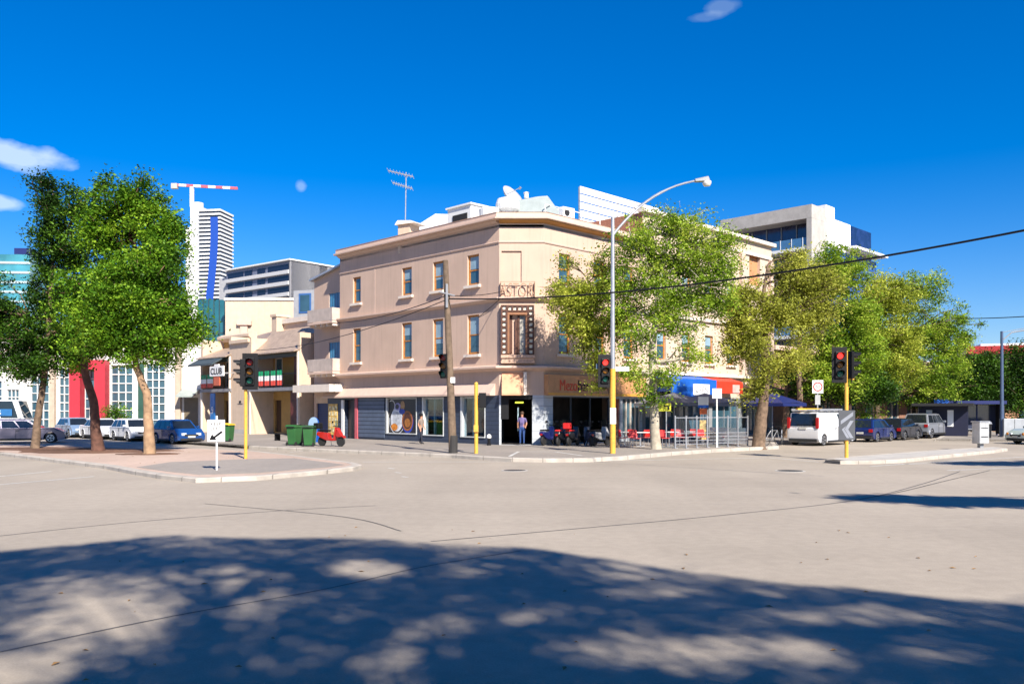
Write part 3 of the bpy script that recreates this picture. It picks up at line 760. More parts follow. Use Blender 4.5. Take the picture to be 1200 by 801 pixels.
# small pale houses with blue windows between annex and apartments
x0, y0, zt = Wp(344, 352, 78); 
sh = thing('rear_house', 'small grey rear house with blue framed windows behind the annex', 'house', (x0, y0, 0), -20)
MB().box(0,6,0,8,0,zt+.9).build('wall', mat('pale grey render', (.30,.31,.33), .8), sh)
for a in (.6,2.3,4.0):
    f = MB().box(a,a+1.3,-.05,-.003,zt-1.2,zt+.6).build('window', mat('blue frame', (.04,.12,.32), .5), sh)
    MB().box(a+.15,a+1.15,-.07,-.053,zt-1.05,zt+.45).build('pane', m_pane, f)

# white hall with tall gridded windows and a red portal
D = 76; hx = lambda px: (px-600)/F*D
hall = thing('white_hall', 'white rendered hall with tall gridded windows behind the parked cars at left', 'building', (hx(235), D, 0))
H0 = hx(235)
cx = lambda px: hx(px) - H0
wins = [(-60,-38,446),(-20,2,446),(8,22,456),(36,57,440),(69,86,432),(130,155,428),(171,193,426)]
ops = [(cx(a), cx(b), .4, EYE+(HOR-t)/F*D) for a, b, t in wins]
port = (cx(99), cx(116), .1, EYE+(HOR-432)/F*D)
MB().wall(cx(-90), 0, .1, 8.4, ops+[port], .4).build('wall', m_whitewall, hall, recalc=False)
MB().quad((0,0,0),(0,12,0),(0,12,8.4),(0,0,8.4)).quad((cx(-90),0,8.4),(0,0,8.4),(0,12,8.4),(cx(-90),12,8.4)).build('roof', m_whitewall, hall, recalc=False)
MB().box(cx(-90),.1,-.25,.3,8.4,8.75).build('coping', m_pale, hall)
for a, b, c, d in ops:
    f = MB(); n = max(3, round((b-a)/.55)); m_ = round((d-c)/.75)
    for k in range(n+1): f.box(a+(b-a)*k/n-.035, a+(b-a)*k/n+.035, .1, .2, c, d)
    for k in range(m_+1): f.box(a, b, .11, .19, c+(d-c)*k/m_-.035, c+(d-c)*k/m_+.035)
    f = f.build('window', m_white, hall)
    MB().box(a, b, .22, .24, c, d).build('pane', m_pane, f)
pt = MB(); z = EYE+(HOR-422)/F*D
pt.box(cx(87),cx(99.5),-.9,-.003,.1,z).box(cx(116),cx(128.5),-.9,-.003,.1,z).box(cx(99.5),cx(116),-.9,-.003,z-.85,z)
pt.build('portal', m_redwall, hall)
f = MB()
for k in range(4): f.box(cx(99)+k*.43-.03, cx(99)+k*.43+.03, .1,.2,.1,port[3])
for k in range(6): f.box(cx(99), cx(116), .11,.19,.3+k*.9,.36+k*.9)
f = f.build('window', m_white, hall); MB().box(cx(99),cx(116),.22,.24,.1,port[3]).build('pane', m_pane, f)
MB().box(cx(162),cx(169),-.06,-.003,.1,6.2).build('drain_panel', mat('dark green panel', (.02,.07,.05), .6), hall)
for a in (207, 60): MB().box(cx(a),cx(a+6),-.35,-.003,.1,8.0).build('pilaster', mat('tan pilaster', (.42,.34,.26), .8), hall)
MB().prx([(-.003,3.9),(-1.6,3.3),(-1.6,3.15),(-.003,3.5)], cx(214), cx(234)).build('awning', mat('grey green awning', (.30,.34,.32), .6), hall)
MB().box(cx(216), cx(232), -.05, -.003, .1, 3.1).build('shopfront', mat('dim shopfront', (.14,.11,.07), .5), hall)

# more of the left street beyond the hall
for i, (xa, yy, ww, hh, c, lab) in enumerate([(-108, 92, 34, 9, (.42,.34,.27), 'tan two storey building beyond the left end of the white hall'), (-150, 110, 38, 13, (.34,.35,.37), 'grey three storey block far beyond the white hall')]):
    b_ = thing('street_building', lab, 'building', (xa, yy, 0), 12)
    ops = [(a, a+1.4, z, z+1.9) for a in range(2, ww-2, 4) for z in (1.2, 4.8, 8.6) if z+2.4 < hh]
    MB().wall(0, ww, 0, hh, ops, .3).quad((ww,0,0),(ww,14,0),(ww,14,hh),(ww,0,hh)).quad((0,0,hh-.1),(ww,0,hh-.1),(ww,14,hh-.1),(0,14,hh-.1)).build('wall', mat('far render %s' % 'ab'[i], c, .85, streak=.2), b_, recalc=False)
    MB().box(-.1, ww+.1, -.2, .2, hh, hh+.4).build('parapet', m_pale, b_)
    for a, b, c_, d in ops: MB().box(a, b, .2, .24, c_, d).build('pane', m_pane, b_)
# towers beyond
x, y, _ = Wp(232, 479, 420)
tw = thing('skyscraper', 'slender white residential tower with a blue wave ribbon under a construction crane', 'tower', (x, y, 0), -8)
HT = Wp(0, 243, 420)[2]; sc_ = 420/F
w_ = 28*sc_*1.0
MB().box(.5, w_-.5, .5, 13.5, 0, HT-1).build('facade', mat('tower glass', (.02,.03,.05), .25, var=.3, scale=.2), tw)
f = MB(); nfl = 52
for k in range(nfl): f.box(0, w_, 0, 14, k*HT/nfl, k*HT/nfl+HT/nfl*.45)
f.build('floor_slab', m_white, tw)
MB().box(-5.2, -.01, 2, 12, 0, HT+1.2).box(-8.2,-5.21,3,11,0,HT-9).build('core', m_white, tw)
MB().lathe([(2.6,HT+1.2),(2.6,HT+3.4)], 18, (-2.6,5,0)).build('roof_drum', m_white, tw)
f = MB(); n = 40
for k in range(n):
    za, zb = HT*.93*(k/n)+HT*.02, HT*.93*((k+1)/n)+HT*.02
    xa = w_*.60+w_*.14*math.sin(k/n*6.0+2.3); xb = w_*.60+w_*.14*math.sin((k+1)/n*6.0+2.3)
    wa = w_*.16
    f.hexa([(xa-wa,-.5,za),(xa+wa,-.5,za),(xa+wa,-.02,za),(xa-wa,-.02,za)], [(xb-wa,-.5,zb),(xb+wa,-.5,zb),(xb+wa,-.02,zb),(xb-wa,-.02,zb)])
f.build('wave_ribbon', mat('blue ribbon', (.01,.06,.34), .5), tw)
x, y, _ = Wp(225, 479, 425); zc = Wp(0, 218, 425)[2]; zb = HT+1.2
cr = thing('tower_crane', 'red and white construction crane on top of the skyscraper', 'crane', (x, y, zb))
MB().box(-.8,.8,-.8,.8,0,zc-zb-.5).build('mast', m_white, cr)
jb = MB(); L1 = 54*sc_; L2 = 24*sc_
for k in range(9):
    jb.k = k % 2; a = -L2+(L1+L2)*k/9; b = -L2+(L1+L2)*(k+1)/9; zz = lambda x_: zc-zb-.055*x_
    jb.hexa([(a,-.5,zz(a)-.5),(b,-.5,zz(b)-.5),(b,.5,zz(b)-.5),(a,.5,zz(a)-.5)], [(a,-.3,zz(a)+.7),(b,-.3,zz(b)+.7),(b,.3,zz(b)+.7),(a,.3,zz(a)+.7)])
jb.build('jib', [mat('crane red', (.55,.08,.10), .5), m_white], cr)
MB().box(-L2,-L2+3,-1,1,zc-zb-1.4,zc-zb+1.2).build('counterweight', m_conc, cr)
x, y, zt = Wp(-30, 297, 330); k_ = 330/F
gt = thing('glass_tower', 'teal glass office tower with a dark roof box at the left edge', 'tower', (x, y, 0), 6)
MB().box(0, 62*k_, 0, 20, 0, zt).build('facade', mat('pale teal glass', (.05,.22,.27), .15, spec=1, var=.3, scale=.15), gt)
f = MB()
for k in range(1,18): f.box(-.1, 62*k_+.1, -.3, -.01, zt-k*3.8, zt-k*3.8+.9)
f.build('spandrel', mat('pale spandrel', (.35,.45,.48), .4), gt)
MB().box(40*k_, 58*k_, 3, 14, zt, zt+3).build('plant_room', m_dblue, gt)

# grey apartments
D = 250; k_ = D/F
x, y, zt = Wp(340, 303, D)
ga = thing('grey_apartments', 'long grey apartment block with white balcony bands and a plain side wall', 'apartments', (x, y, 0), -38)
def lenfor(pxe, ang):        # length along direction ang (deg from +x) until picture column pxe
    r = (pxe-600)/F; c, s = math.cos(R(ang)), math.sin(R(ang)); return (r*y-x)/(c-r*s)
La = lenfor(264, 142); Lb = 60
MB().box(-La, 0, .4, 14, 0, zt-.4).build('wall', mat('blue grey cladding', (.13,.15,.22), .5, var=.15), ga)
MB().quad((.0,.4,0),(.0,Lb,0),(.0,Lb,zt-.4),(.0,.4,zt-.4)).box(-.5,.01,.0,.4,0,zt).build('side_wall', mat('plain grey wall', (.22,.22,.23), .8, var=.08), ga, recalc=False)
MB().box(-La-.3, .35, -.5, Lb, zt-.4, zt).build('roof', m_white, ga)
for k in range(13):
    zb_ = zt-3.0-k*3.3
    MB().box(-La+.2, -.52, -.4, .39, zb_-1.3, zb_-.2).build('balcony_band', mat('white grey panel', (.50,.50,.50), .6), ga)
    for a, b in ((.03,.28),(.30,.42),(.50,.62),(.66,.97)):
        MB().box(-La*(1-a), -La*(1-b), .3, .395, zb_-.1, zb_+1.6).build('window', mat('dark band glass', (.01,.014,.035), .15), ga)
MB().box(-La-5,-La-.01,1,14,0,zt-2.2).build('wing', mat('pale grey block', (.45,.45,.45), .7), ga)

# concrete apartments on the right skyline
x, y, zt = Wp(954, 240, 95)
ca = thing('concrete_apartments', 'modern apartment block with concrete frame, glass balconies and cobalt side wall', 'apartments', (x, y, 0), -45)
LA = 10.6; LB = 17
MB().box(-LA, -.5, 1.8, LB, 0, zt-.6).build('wall', mat('dark blue glazing', (.012,.02,.075), .15, spec=1, var=.5, scale=.8), ca)
MB().box(-LA-1, 0, -.6, 3.0, zt-1.5, zt).build('roof_slab', m_conc, ca)
for z in (zt-5.0, zt-8.3, zt-11.6, zt-14.9):
    b = MB().box(-LA-1, -.61, -.5, 1.79, z, z+.35).build('balcony', m_white, ca)
    MB().box(-LA-1, -.61, -.45, -.42, z+.36, z+1.4).build('balustrade', mat('blue glass rail', (.06,.16,.30), .1, spec=1), b)
    f = MB()
    for k in range(8): f.box(-LA+k*1.35, -LA+k*1.35+.06, -.5, -.46, z+.36, z+1.45)
    f.build('rail_post', m_white, b)
MB().box(-.6, 0, -.6, 3.0, 0, zt-1.51).build('corner_pier', m_conc, ca)
f = MB()
for k in range(6): f.box(-LA+k*1.9, -LA+k*1.9+.12, 1.7, 1.79, 0, zt-1.6)
f.build('glazing_bar', m_grey, ca)
MB().box(.01, .2, 3.01, 9.2, zt-4.4, zt-.9).box(-6, 0, 3.01, 9.2, zt-1.6, zt-.9).box(-3,-.1,3.2,5.5,zt-.89,zt+.6).build('upper_wall', m_white, ca)
MB().box(-.2,.15,3.01,LB,0,zt-4.41).build('side_wall', mat('cobalt cladding', (.012,.07,.32), .45, lines=(2,1.1,.05,.5)), ca)
MB().box(-4,1.5,LB*.45,LB*1.02,zt-4.0,zt-3.7).build('canopy_roof', m_white, ca)
MB().box(-3,0,9.3,LB*.8,zt-4.4+.01,zt-4.01).build('penthouse', m_pane, ca)

# taller wing along the right street
wg = thing('cream_wing', 'four storey cream wing behind the plane trees with a stepped parapet', 'building', tuple(onR(9.02)), 45)
WL = 16.3; HW = 14.3
ops = [(a, a+1.0, z, z+1.9) for a in (1.5,4.3,7.1,9.9) for z in (5.2, 9.0)] + [(13.0,14.6,11.2,13.4)]
MB().wall(0, WL, 2.9, HW, ops, .3).build('wall', mat('warm cream render', (.55,.43,.33), .85, var=.07, bump=.12, streak=.15), wg, recalc=False)
MB().quad((0,0,12),(0,0,HW),(0,11,HW),(0,11,12)).quad((0,0,HW-.1),(WL,0,HW-.1),(WL,11,HW-.1),(0,11,HW-.1)).quad((WL,0,0),(WL,0,HW),(WL,11,HW),(WL,11,0)).build('side_wall', m_brick, wg, recalc=False)
MB().box(-.2,WL+.2,-.3,.25,HW,HW+.25).box(0,WL,-.12,-.003,HW-1.0,HW-.8).box(0,WL,-.18,-.003,8.0,8.2).box(0,WL,-.3,-.003,4.3,4.5).build('cornice', m_pale, wg)
for x_ in (11.6, WL-.5): MB().box(x_,x_+.5,-.22,-.003,4.51,HW-1.01).build('pilaster', m_trim, wg)
for a, b, c, d in ops[:-1]: sash(Matrix.Identity(4), a, b, c, d, wg, y=.12, sky_sheen=.3)
MB().box(13.0,14.6,.25,.29,11.2,13.4).build('niche_back', mat('terracotta niche', (.50,.22,.10), .8), wg)
MB().wall(0, WL, .1, 2.9, [(.3,3.6,.3,2.8),(4.0,7.6,.2,2.8),(8.0,11.5,.3,2.8),(12,15.8,.3,2.8)], .3).build('shopfront', mat('grey shopfront', (.22,.23,.24), .6), wg, recalc=False)
for a, b in ((.3,3.6),(4.0,7.6),(8.0,11.5),(12,15.8)):
    f = MB(); n = 4
    for k in range(n+1): f.box(a+(b-a)*k/n-.03, a+(b-a)*k/n+.03, .1,.18,.2,2.8)
    f = f.build('shop_window', m_steel, wg); MB().box(a,b,.19,.2,.2,2.8).build('pane', m_pane, f)
MB().box(1.5,4.7,-1.5,-.003,3.2,3.5).prx([(-1.5,2.75),(-1.5,4.0),(-1.35,4.0),(-.003,4.3),(-.003,4.1),(-1.4,3.85),(-1.4,2.75)],1.0,6.1).build('awning', m_blue, wg)
MB().box(3.3,5.2,-1.54,-1.502,3.0,3.7).build('signboard', m_white, wg)
text('sign_letters', 'OPEN', FM(4.25,-1.55,3.35,0), 1.4, .4, mat('grey lettering', (.3,.3,.32), .6), wg)
MB().prx([(-1.2,3.15),(-1.2,3.95),(-.003,4.3),(-.003,4.1),(-1.12,3.8),(-1.12,3.15)],6.3,10.0).build('awning', mat('red awning', (.52,.035,.012), .6, var=.15), wg)
MB().box(8.6,9.5,-1.24,-1.202,3.2,3.75).build('signboard', mat('pale red sign', (.55,.35,.32), .6), wg)
MB().prx([(-1.3,2.9),(-1.3,3.5),(-.003,3.9),(-.003,3.7),(-1.22,3.4),(-1.22,2.9)],11.4,16).build('awning', mat('brown awning', (.10,.06,.04), .6), wg)

lo = thing('brick_shops', 'low dark brick shops in the shade of the street trees behind the parked cars', 'shops', tuple(onR(25.6)), 45)
MB().wall(0, 42, .1, 6.6, [(a, a+3.0, .4, 2.9) for a in range(2,40,5)] + [(a+.5, a+1.7, 3.9, 5.6) for a in range(2,40,5)], .3).quad((42,0,0),(42,12,0),(42,12,6.6),(42,0,6.6)).quad((0,0,6.6),(42,0,6.6),(42,12,6.6),(0,12,6.6)).build('wall', mat('brown brick', (.23,.12,.08), .85, var=.2, scale=4), lo, recalc=False)
for a in range(2,40,5):
    f = MB(); f.box(a,a+.1,.1,.2,.4,2.9).box(a+2.9,a+3,.1,.2,.4,2.9).box(a+1.45,a+1.55,.1,.2,.4,2.9); f=f.build('window', m_pale, lo)
    MB().box(a,a+3,.2,.22,.4,2.9).box(a+.5,a+1.7,.2,.22,3.9,5.6).build('pane', m_pane, f)
MB().box(-.1,42.1,-.25,.3,6.6,6.95).build('parapet', m_trim, lo)
MB().box(-.0,30,-1.8,-.003,3.0,3.3).build('awning', mat('dark green canopy', (.02,.03,.03), .7), lo)

x, y, zt = Wp(1138, 415, 100)
rb = thing('red_roof_building', 'peach building with a red fascia roof at the far right', 'building', (x, y, 0), -20)
MB().wall(0, 22, 0, zt, [(a, a+1.4, z, z+1.9) for a in (1.5,4.5,7.5,10.5,13.5,17) for z in (1.0,4.6)], .3).quad((0,0,0),(0,9,0),(0,9,zt),(0,0,zt)).build('wall', m_peach, rb, recalc=False)
f = MB()
for a in (1.5,4.5,7.5,10.5,13.5,17): f.box(a,a+1.4,.2,.24,1.0,2.9).box(a,a+1.4,.2,.24,4.6,6.5)
f.build('pane', m_pane, rb)
MB().box(-.6, 22.6, -.9, 9, zt, zt+.9).build('roof', mat('red roof fascia', (.32,.015,.015), .5), rb)
MB().box(1,19,0,6,zt+.9,zt+1.2).build('roof_plant', m_white, rb)
MB().box(0,22,-1.4,-.003,3.2,3.5).build('awning', m_blue, rb)
x, y, _ = Wp(1096, 415, 82)
bs2 = thing('peach_house', 'low peach house with dark windows behind the bus shelter', 'house', (x, y, 0), -30)
MB().wall(0, 16, 0, 5.2, [(1,2.6,.9,2.8),(4.2,5.4,.2,2.7),(7,8.8,.9,2.8),(10.5,12,.9,2.8),(1.2,2.2,3.4,4.6),(7.2,8.2,3.4,4.6)], .25).quad((0,0,0),(0,8,0),(0,8,5.2),(0,0,5.2)).build('wall', mat('orange peach render', (.50,.27,.16), .8, var=.1, streak=.2), bs2, recalc=False)
f = MB()
for a,b,c,d in [(1,2.6,.9,2.8),(4.2,5.4,.2,2.7),(7,8.8,.9,2.8),(10.5,12,.9,2.8),(1.2,2.2,3.4,4.6),(7.2,8.2,3.4,4.6)]: f.box(a,b,.2,.24,c,d)
f.build('pane', m_pane, bs2); MB().box(-.3,16.3,-.3,8,5.2,5.45).build('roof', m_trim, bs2)
x, y = G(1003, 507, 0)
fn = thing('timber_fence', 'pale pink paling fence behind the blue hatchback', 'fence', (x, y+9, 0), 20)
f = MB()
for k in range(34): f.box(k*.32, k*.32+.27, 0, .03, .1, 2.2)
f.build('palings', mat('paling timber', (.50,.33,.24), .8, var=.2), fn)
for k in range(6): MB().box(k*2.1,k*2.1+.12,.05,.17,0,2.15).build('post', m_pole, fn)

# ---------------------------------------------------------------- on the hotel roof
def roofthing(name, label, cat, px, py, D, rz=0):
    x, y, z = Wp(px, py, D); return thing(name, label, cat, (x, y, z), rz)
an_ = roofthing('tv_antenna', 'tall television antenna mast with two aerials on the hotel roof', 'antenna', 475, 262, 52)
k_ = 52/F
MB().tube([(0,0,0),(.05,0,60*k_)], .035, 6).build('mast', m_steel, an_)
for zz, l, r in ((59,20,9),(45,15,8)):
    f = MB(); f.tube([(-l*k_,.0,(zz+3)*k_),(r*k_,0,(zz-4)*k_)], .035, 6)
    for k in range(9):
        t_ = k/8; cx_ = (-l+(l+r)*t_)*k_; cz = (zz+3-7*t_)*k_; f.tube([(cx_,-.5,cz),(cx_,.5,cz)], .018, 4)
    f.build('aerial', m_steel, an_)
cap = roofthing('roof_vent_box', 'cream boxy roof ventilator standing before the white metal roof', 'vent', 479, 275, 52.5, -30)
MB().box(-.45,.45,-.5,.5,-1.2,.55).build('box', m_cream, cap)
MB().hexa([(-.6,-.65,.55),(.9,-.65,.55),(.9,.6,.55),(-.6,.6,.55)], [(-.5,-.5,.85),(.5,-.5,.75),(.5,.5,.75),(-.5,.5,.85)]).build('hood', m_pale, cap)
st = roofthing('roof_stair_box', 'low white stair housing with a dark slot on the hotel roof', 'roof box', 540, 262, 52, -45)
MB().box(-.3,1.8,-.8,1.4,-1.5,.75).build('box', m_white, st); MB().box(.2,1.5,-.85,-.803,-.1,.3).build('slot', m_dark, st)
MB().box(-.4,1.9,-.9,1.5,.75,.85).build('lid', m_white, st)
v2 = roofthing('roof_vent', 'squat white round roof vent near the corner of the hotel roof', 'vent', 574, 253, 50)
MB().lathe([(.35,-1.2),(.35,-.1),(.62,-.05),(.66,.35),(.55,.42)], 20).build('cowl', m_white, v2)
v3 = roofthing('roof_vent', 'white round exhaust cowl beneath the satellite dish', 'vent', 595, 246, 50)
MB().lathe([(.3,-.9),(.3,-.1),(.68,.0),(.72,.3),(.62,.62),(.4,.65)], 20).build('cowl', m_white, v3)
dsh = roofthing('satellite_dish', 'pale satellite dish tilted to the left on the hotel roof', 'satellite dish', 600, 246, 50.5)
M_ = Matrix.Translation((.0,0,.75)) @ Matrix.Rotation(R(-38), 4, 'Z') @ Matrix.Rotation(R(55), 4, 'Y')
MB(M_).lathe([(.01,-.2),(.35,-.15),(.62,-.04),(.8,.12),(.79,.15),(.6,.0),(.3,-.1),(.01,-.15)], 28).build('reflector', mat('dish grey', (.36,.37,.39), .5), dsh, smooth=True)
MB().tube([(0,0,-1.2),(0,0,.2),(.05,.05,.55)], .05, 8).build('mast', m_steel, dsh)
MB(M_).tube([(0,-.6,.05),(0,-.1,.75)], .02, 6).lathe([(.07,.7),(.07,.85)], 10, (0,-.05,0)).build('feed_arm', m_steel, dsh)
dc = roofthing('roof_duct', 'big angular galvanised air duct behind the hotel corner parapet', 'duct', 612, 250, 50.2)
MB().add([(-.4,0,-.8),(2.2,0,-.8),(2.2,1.3,-.8),(-.4,1.3,-.8),(-.4,0,.75),(.9,0,1.0),(1.5,0,1.05),(2.2,0,.1),(-.4,1.3,.75),(.9,1.3,1.0),(1.5,1.3,1.05),(2.2,1.3,.1)],
   [(0,1,7,6,5,4),(3,8,9,10,11,2),(0,4,8,3),(1,2,11,7),(4,5,9,8),(5,6,10,9),(6,7,11,10),(0,3,2,1)]).build('casing', mat('duct metal', (.30,.34,.33), .45, metal=.4, var=.1), dc)
MB().lathe([(.13,1.0),(.13,1.25),(.18,1.3),(.1,1.36)], 12, (.25,.4,0)).build('pipe_cap', m_white, dc)
scn = thing('plant_screen', 'tall white louvred plant screen on the roof behind the hotel', 'screen', (*Wp(680, 250, 55)[:2], Wp(680, 260, 55)[2]), 45)
f = MB(); k_ = 55/F
LS = 8.8
for k in range(6): f.box(0, LS, 0, .05, -.7+k*.52, -.7+k*.52+.44)
f.build('louvres', m_white, scn)
f = MB()
for x_ in range(0,9,2): f.box(x_, x_+.08, .06, .16, -1.5, 2.3)
f.build('frame', m_steel, scn)
MB().box(-5, -.1, .5, 3, -1.2, .35).build('plant_casing', m_white, scn)
for i, (a, lab) in enumerate([(645,'white air conditioner left of the plant screen on the roof'),(664,'white air conditioner against the plant screen foot on the roof')]):
    ac = roofthing('air_conditioner', lab, 'air conditioner', a, 252, 52.5+i, 40)
    MB().box(-.5,.5,-.2,.2,-.3,.45).build('case', m_white, ac); MB().lathe([(.22,-.215),(.22,-.203)], 18, (-.15,0,.1), 'y').build('fan', m_dark, ac)
ph = roofthing('roof_railing', 'white pipe railing with short posts above the right parapet of the hotel', 'railing', 660, 262, 51, 45)
f = MB(); f.tube([(-1.6,0,.9),(3.5,0,.9)], .03, 6)
for x_ in (-1.6,0,1.7,3.5): f.tube([(x_,0,-.6),(x_,0,.9)], .03, 6)
f.build('rail', m_white, ph)

# ---------------------------------------------------------------- trees
lf_green = leafmat('bright green leaves', (.010,.035,.003), (.08,.20,.008), (.32,.48,.03), .3)
lf_dark = leafmat('dark green leaves', (.006,.020,.003), (.026,.075,.005), (.12,.25,.015), .3)
lf_yel = leafmat('yellowing plane leaves', (.05,.08,.008), (.32,.39,.035), (.68,.68,.13), .42)
lf_tan = leafmat('thin brown green leaves', (.06,.07,.010), (.34,.37,.045), (.70,.68,.14), .42)
lf_lime = leafmat('fresh green leaves', (.025,.065,.005), (.22,.36,.022), (.56,.62,.09), .42)

def leaves(name, C, m, parent, size, n_per, sig, rng, up=.5, keep=None):
    n = len(C)*n_per
    P = np.repeat(C, n_per, 0) + rng.normal(0, 1, (n,3)) * (sig * rng.uniform(.5, 1.25, (len(C),1)).repeat(n_per, 0)) * np.array([1,1,.7])
    if keep is not None: P = P[keep(P)]; n = len(P)
    nor = rng.normal(0, 1, (n,3)); nor[:,2] = np.abs(nor[:,2]) + up; nor /= np.linalg.norm(nor, axis=1)[:,None]
    t = np.cross(nor, rng.normal(0,1,(n,3))); t /= np.linalg.norm(t, axis=1)[:,None]; b = np.cross(nor, t)
    L = size * rng.uniform(.6, 1.25, (n,1))
    v = np.stack([P-t*L*.5, P+b*L*.3-nor*L*.06, P+t*L*.5, P-b*L*.3-nor*L*.06], 1).reshape(-1,3)
    me = bpy.data.meshes.new(name)
    me.vertices.add(4*n); me.vertices.foreach_set('co', v.ravel())
    me.loops.add(4*n); me.loops.foreach_set('vertex_index', np.arange(4*n, dtype=np.int32))
    me.polygons.add(n); me.polygons.foreach_set('loop_start', np.arange(0,4*n,4,dtype=np.int32)); me.polygons.foreach_set('loop_total', np.full(n,4,dtype=np.int32))
    me.update(calc_edges=True); me.materials.append(m)
    o = bpy.data.objects.new(name, me); col.objects.link(o); o.parent = parent
    return o

def tree(label, base, trunk, blobs, ncl, nper, leaf, size=.17, sig=.42, bark=m_bark, seed=1, group='street trees', name='street_tree', limb=.13, keep=None, shell=.5, roots=True, twigs=0, cat='tree'):
    """trunk: [(x,y,z,r)...] from the base; blobs: (cx,cy,cz,rx,ry,rz,weight) relative to the base"""
    rng = np.random.default_rng(seed); rnd = random.Random(seed)
    t = thing(name, label, cat, base, 0, group)
    tb_ = MB()
    pts = [Vector(p[:3]) for p in trunk]; rs = [p[3] for p in trunk]
    if roots: pts = [pts[0]-Vector((0,0,.25))]+pts; rs = [rs[0]*1.5]+rs
    # smooth the trunk and give it slight bends
    P, RR = [], []
    for i in range(len(pts)-1):
        for k in range(4):
            u = k/4; P.append(pts[i].lerp(pts[i+1], u) + Vector((rnd.uniform(-.02,.02), rnd.uniform(-.02,.02), 0))); RR.append(rs[i]*(1-u)+rs[i+1]*u)
    P.append(pts[-1]); RR.append(rs[-1])
    tb_.tube(P, RR, 10)
    wts = np.array([b[6] if len(b) > 6 else b[3]*b[4]*b[5] for b in blobs], float); wts /= wts.sum()
    C = []
    for bi, b in enumerate(blobs):
        c = Vector(b[:3]); nn = max(3, int(ncl*wts[bi]))
        i0 = min(range(len(P)//3, len(P)), key=lambda i: (P[i]-c).length + max(0, P[i].z-c.z)*1.5)
        s = P[i0]; r0 = min(RR[i0]*.75, limb)
        mid = s.lerp(c, .5) + Vector((rnd.uniform(-.3,.3), rnd.uniform(-.3,.3), rnd.uniform(.0,.5)))
        path = []
        for k in range(7):
            u = k/6; path.append(s*(1-u)**2 + mid*2*u*(1-u) + c*u*u)
        tb_.tube(path, [r0*(1-.65*k/6) for k in range(7)], 7)
        for k in range(nn):
            d = Vector(rng.normal(0,1,3)).normalized(); rr = rnd.random()**shell * (1.28 if rnd.random() < .13 else 1)
            p = c + Vector((d.x*b[3], d.y*b[4], d.z*b[5]))*rr
            C.append(p[:])
            if k % 2 == 0:
                q0 = path[rnd.randrange(2,7)]; m1 = q0.lerp(p, .5)+Vector((rnd.uniform(-.2,.2),rnd.uniform(-.2,.2),rnd.uniform(-.1,.3)))
                tb_.tube([q0, m1, p], [.05*limb/.13, .03, .012], 4)
        for k in range(int(twigs*wts[bi])):     # bare twigs that stick out of the crown
            d = Vector(rng.normal(0,1,3)).normalized(); d.z = abs(d.z)*.8
            p0 = c + Vector((d.x*b[3], d.y*b[4], d.z*b[5]))*.55; p1 = c + Vector((d.x*b[3], d.y*b[4], d.z*b[5]))*rnd.uniform(1.1,1.5)+Vector((0,0,.2))
            tb_.tube([p0, p0.lerp(p1,.5)+Vector((rnd.uniform(-.1,.1),0,.08)), p1], [.02,.012,.006], 3)
    tb_.build('trunk', bark, t, smooth=True, recalc=False)
    leaves('crown', np.array(C), leaf, t, size, nper, sig, rng, keep=keep)
    return t
def blobs_px(lst, D, base):   # (px, py, rpx, rpy, depth radius m, depth shift)
    out = []
    for px, py, rx, ry, rd, dy in lst:
        d = D+dy; x, y, z = Wp(px, py, d); out.append((x-base[0], y-base[1], z-base[2], rx*d/F, rd, ry*d/F))
    return out
def tpx(lst, D, base):
    return [(*(a-b for a, b in zip(Wp(px, py, D+dy), base)), r) for px, py, dy, r in lst]
GL = 'street trees on the left traffic island'; GR = 'street trees along the right footpath'
# left island
b = (*G(41, 525, .13), .13); D = b[1]
tree('dark leafy street tree at the left edge with a slim leaning trunk', b, tpx([(41,525,0,.22),(44,490,0,.17),(50,455,0,.15),(54,420,0,.13),(58,360,0,.10),(62,300,.3,.07)], D, b),
     blobs_px([(30,400,34,36,1.8,0),(-8,370,34,38,1.8,0),(70,390,26,44,1.6,.8),(35,430,32,20,1.5,-.4),(60,345,24,36,1.5,.5),(62,285,26,36,1.5,.5),(56,240,22,36,1.3,.3),(92,250,22,36,1.3,.4),(48,212,11,14,.7,.3),(88,305,24,36,1.4,.6),(8,425,22,16,1,0)], D, b),
     420, 130, lf_dark, .155, .30, seed=3, group=GL)
b = (*G(113, 528, .13), .13); D = b[1]
tree('dark crooked street tree between the slim left tree and the pale trunked one', b, tpx([(115,527,0,.30),(112,500,0,.22),(110,470,.0,.19),(100,440,0,.17),(98,405,0,.15),(118,350,0,.12),(140,290,0,.09)], D, b),
     blobs_px([(155,235,40,24,1.5,0),(130,275,34,34,1.6,-.2),(178,275,34,36,1.5,0),(200,300,18,46,1.1,.2),(150,325,46,34,1.8,-.5),(100,350,34,32,1.6,0),(180,350,34,26,1.4,0),(95,395,30,24,1.4,0),(88,425,18,14,.9,0),(120,215,14,12,.8,0)], D, b),
     430, 140, lf_green, .155, .30, bark=mat('red brown bark', (.10,.045,.03), .9, var=.4, scale=5, bump=.8), seed=8, group=GL)
b = (*G(175, 531.5, .13), .13); D = b[1]
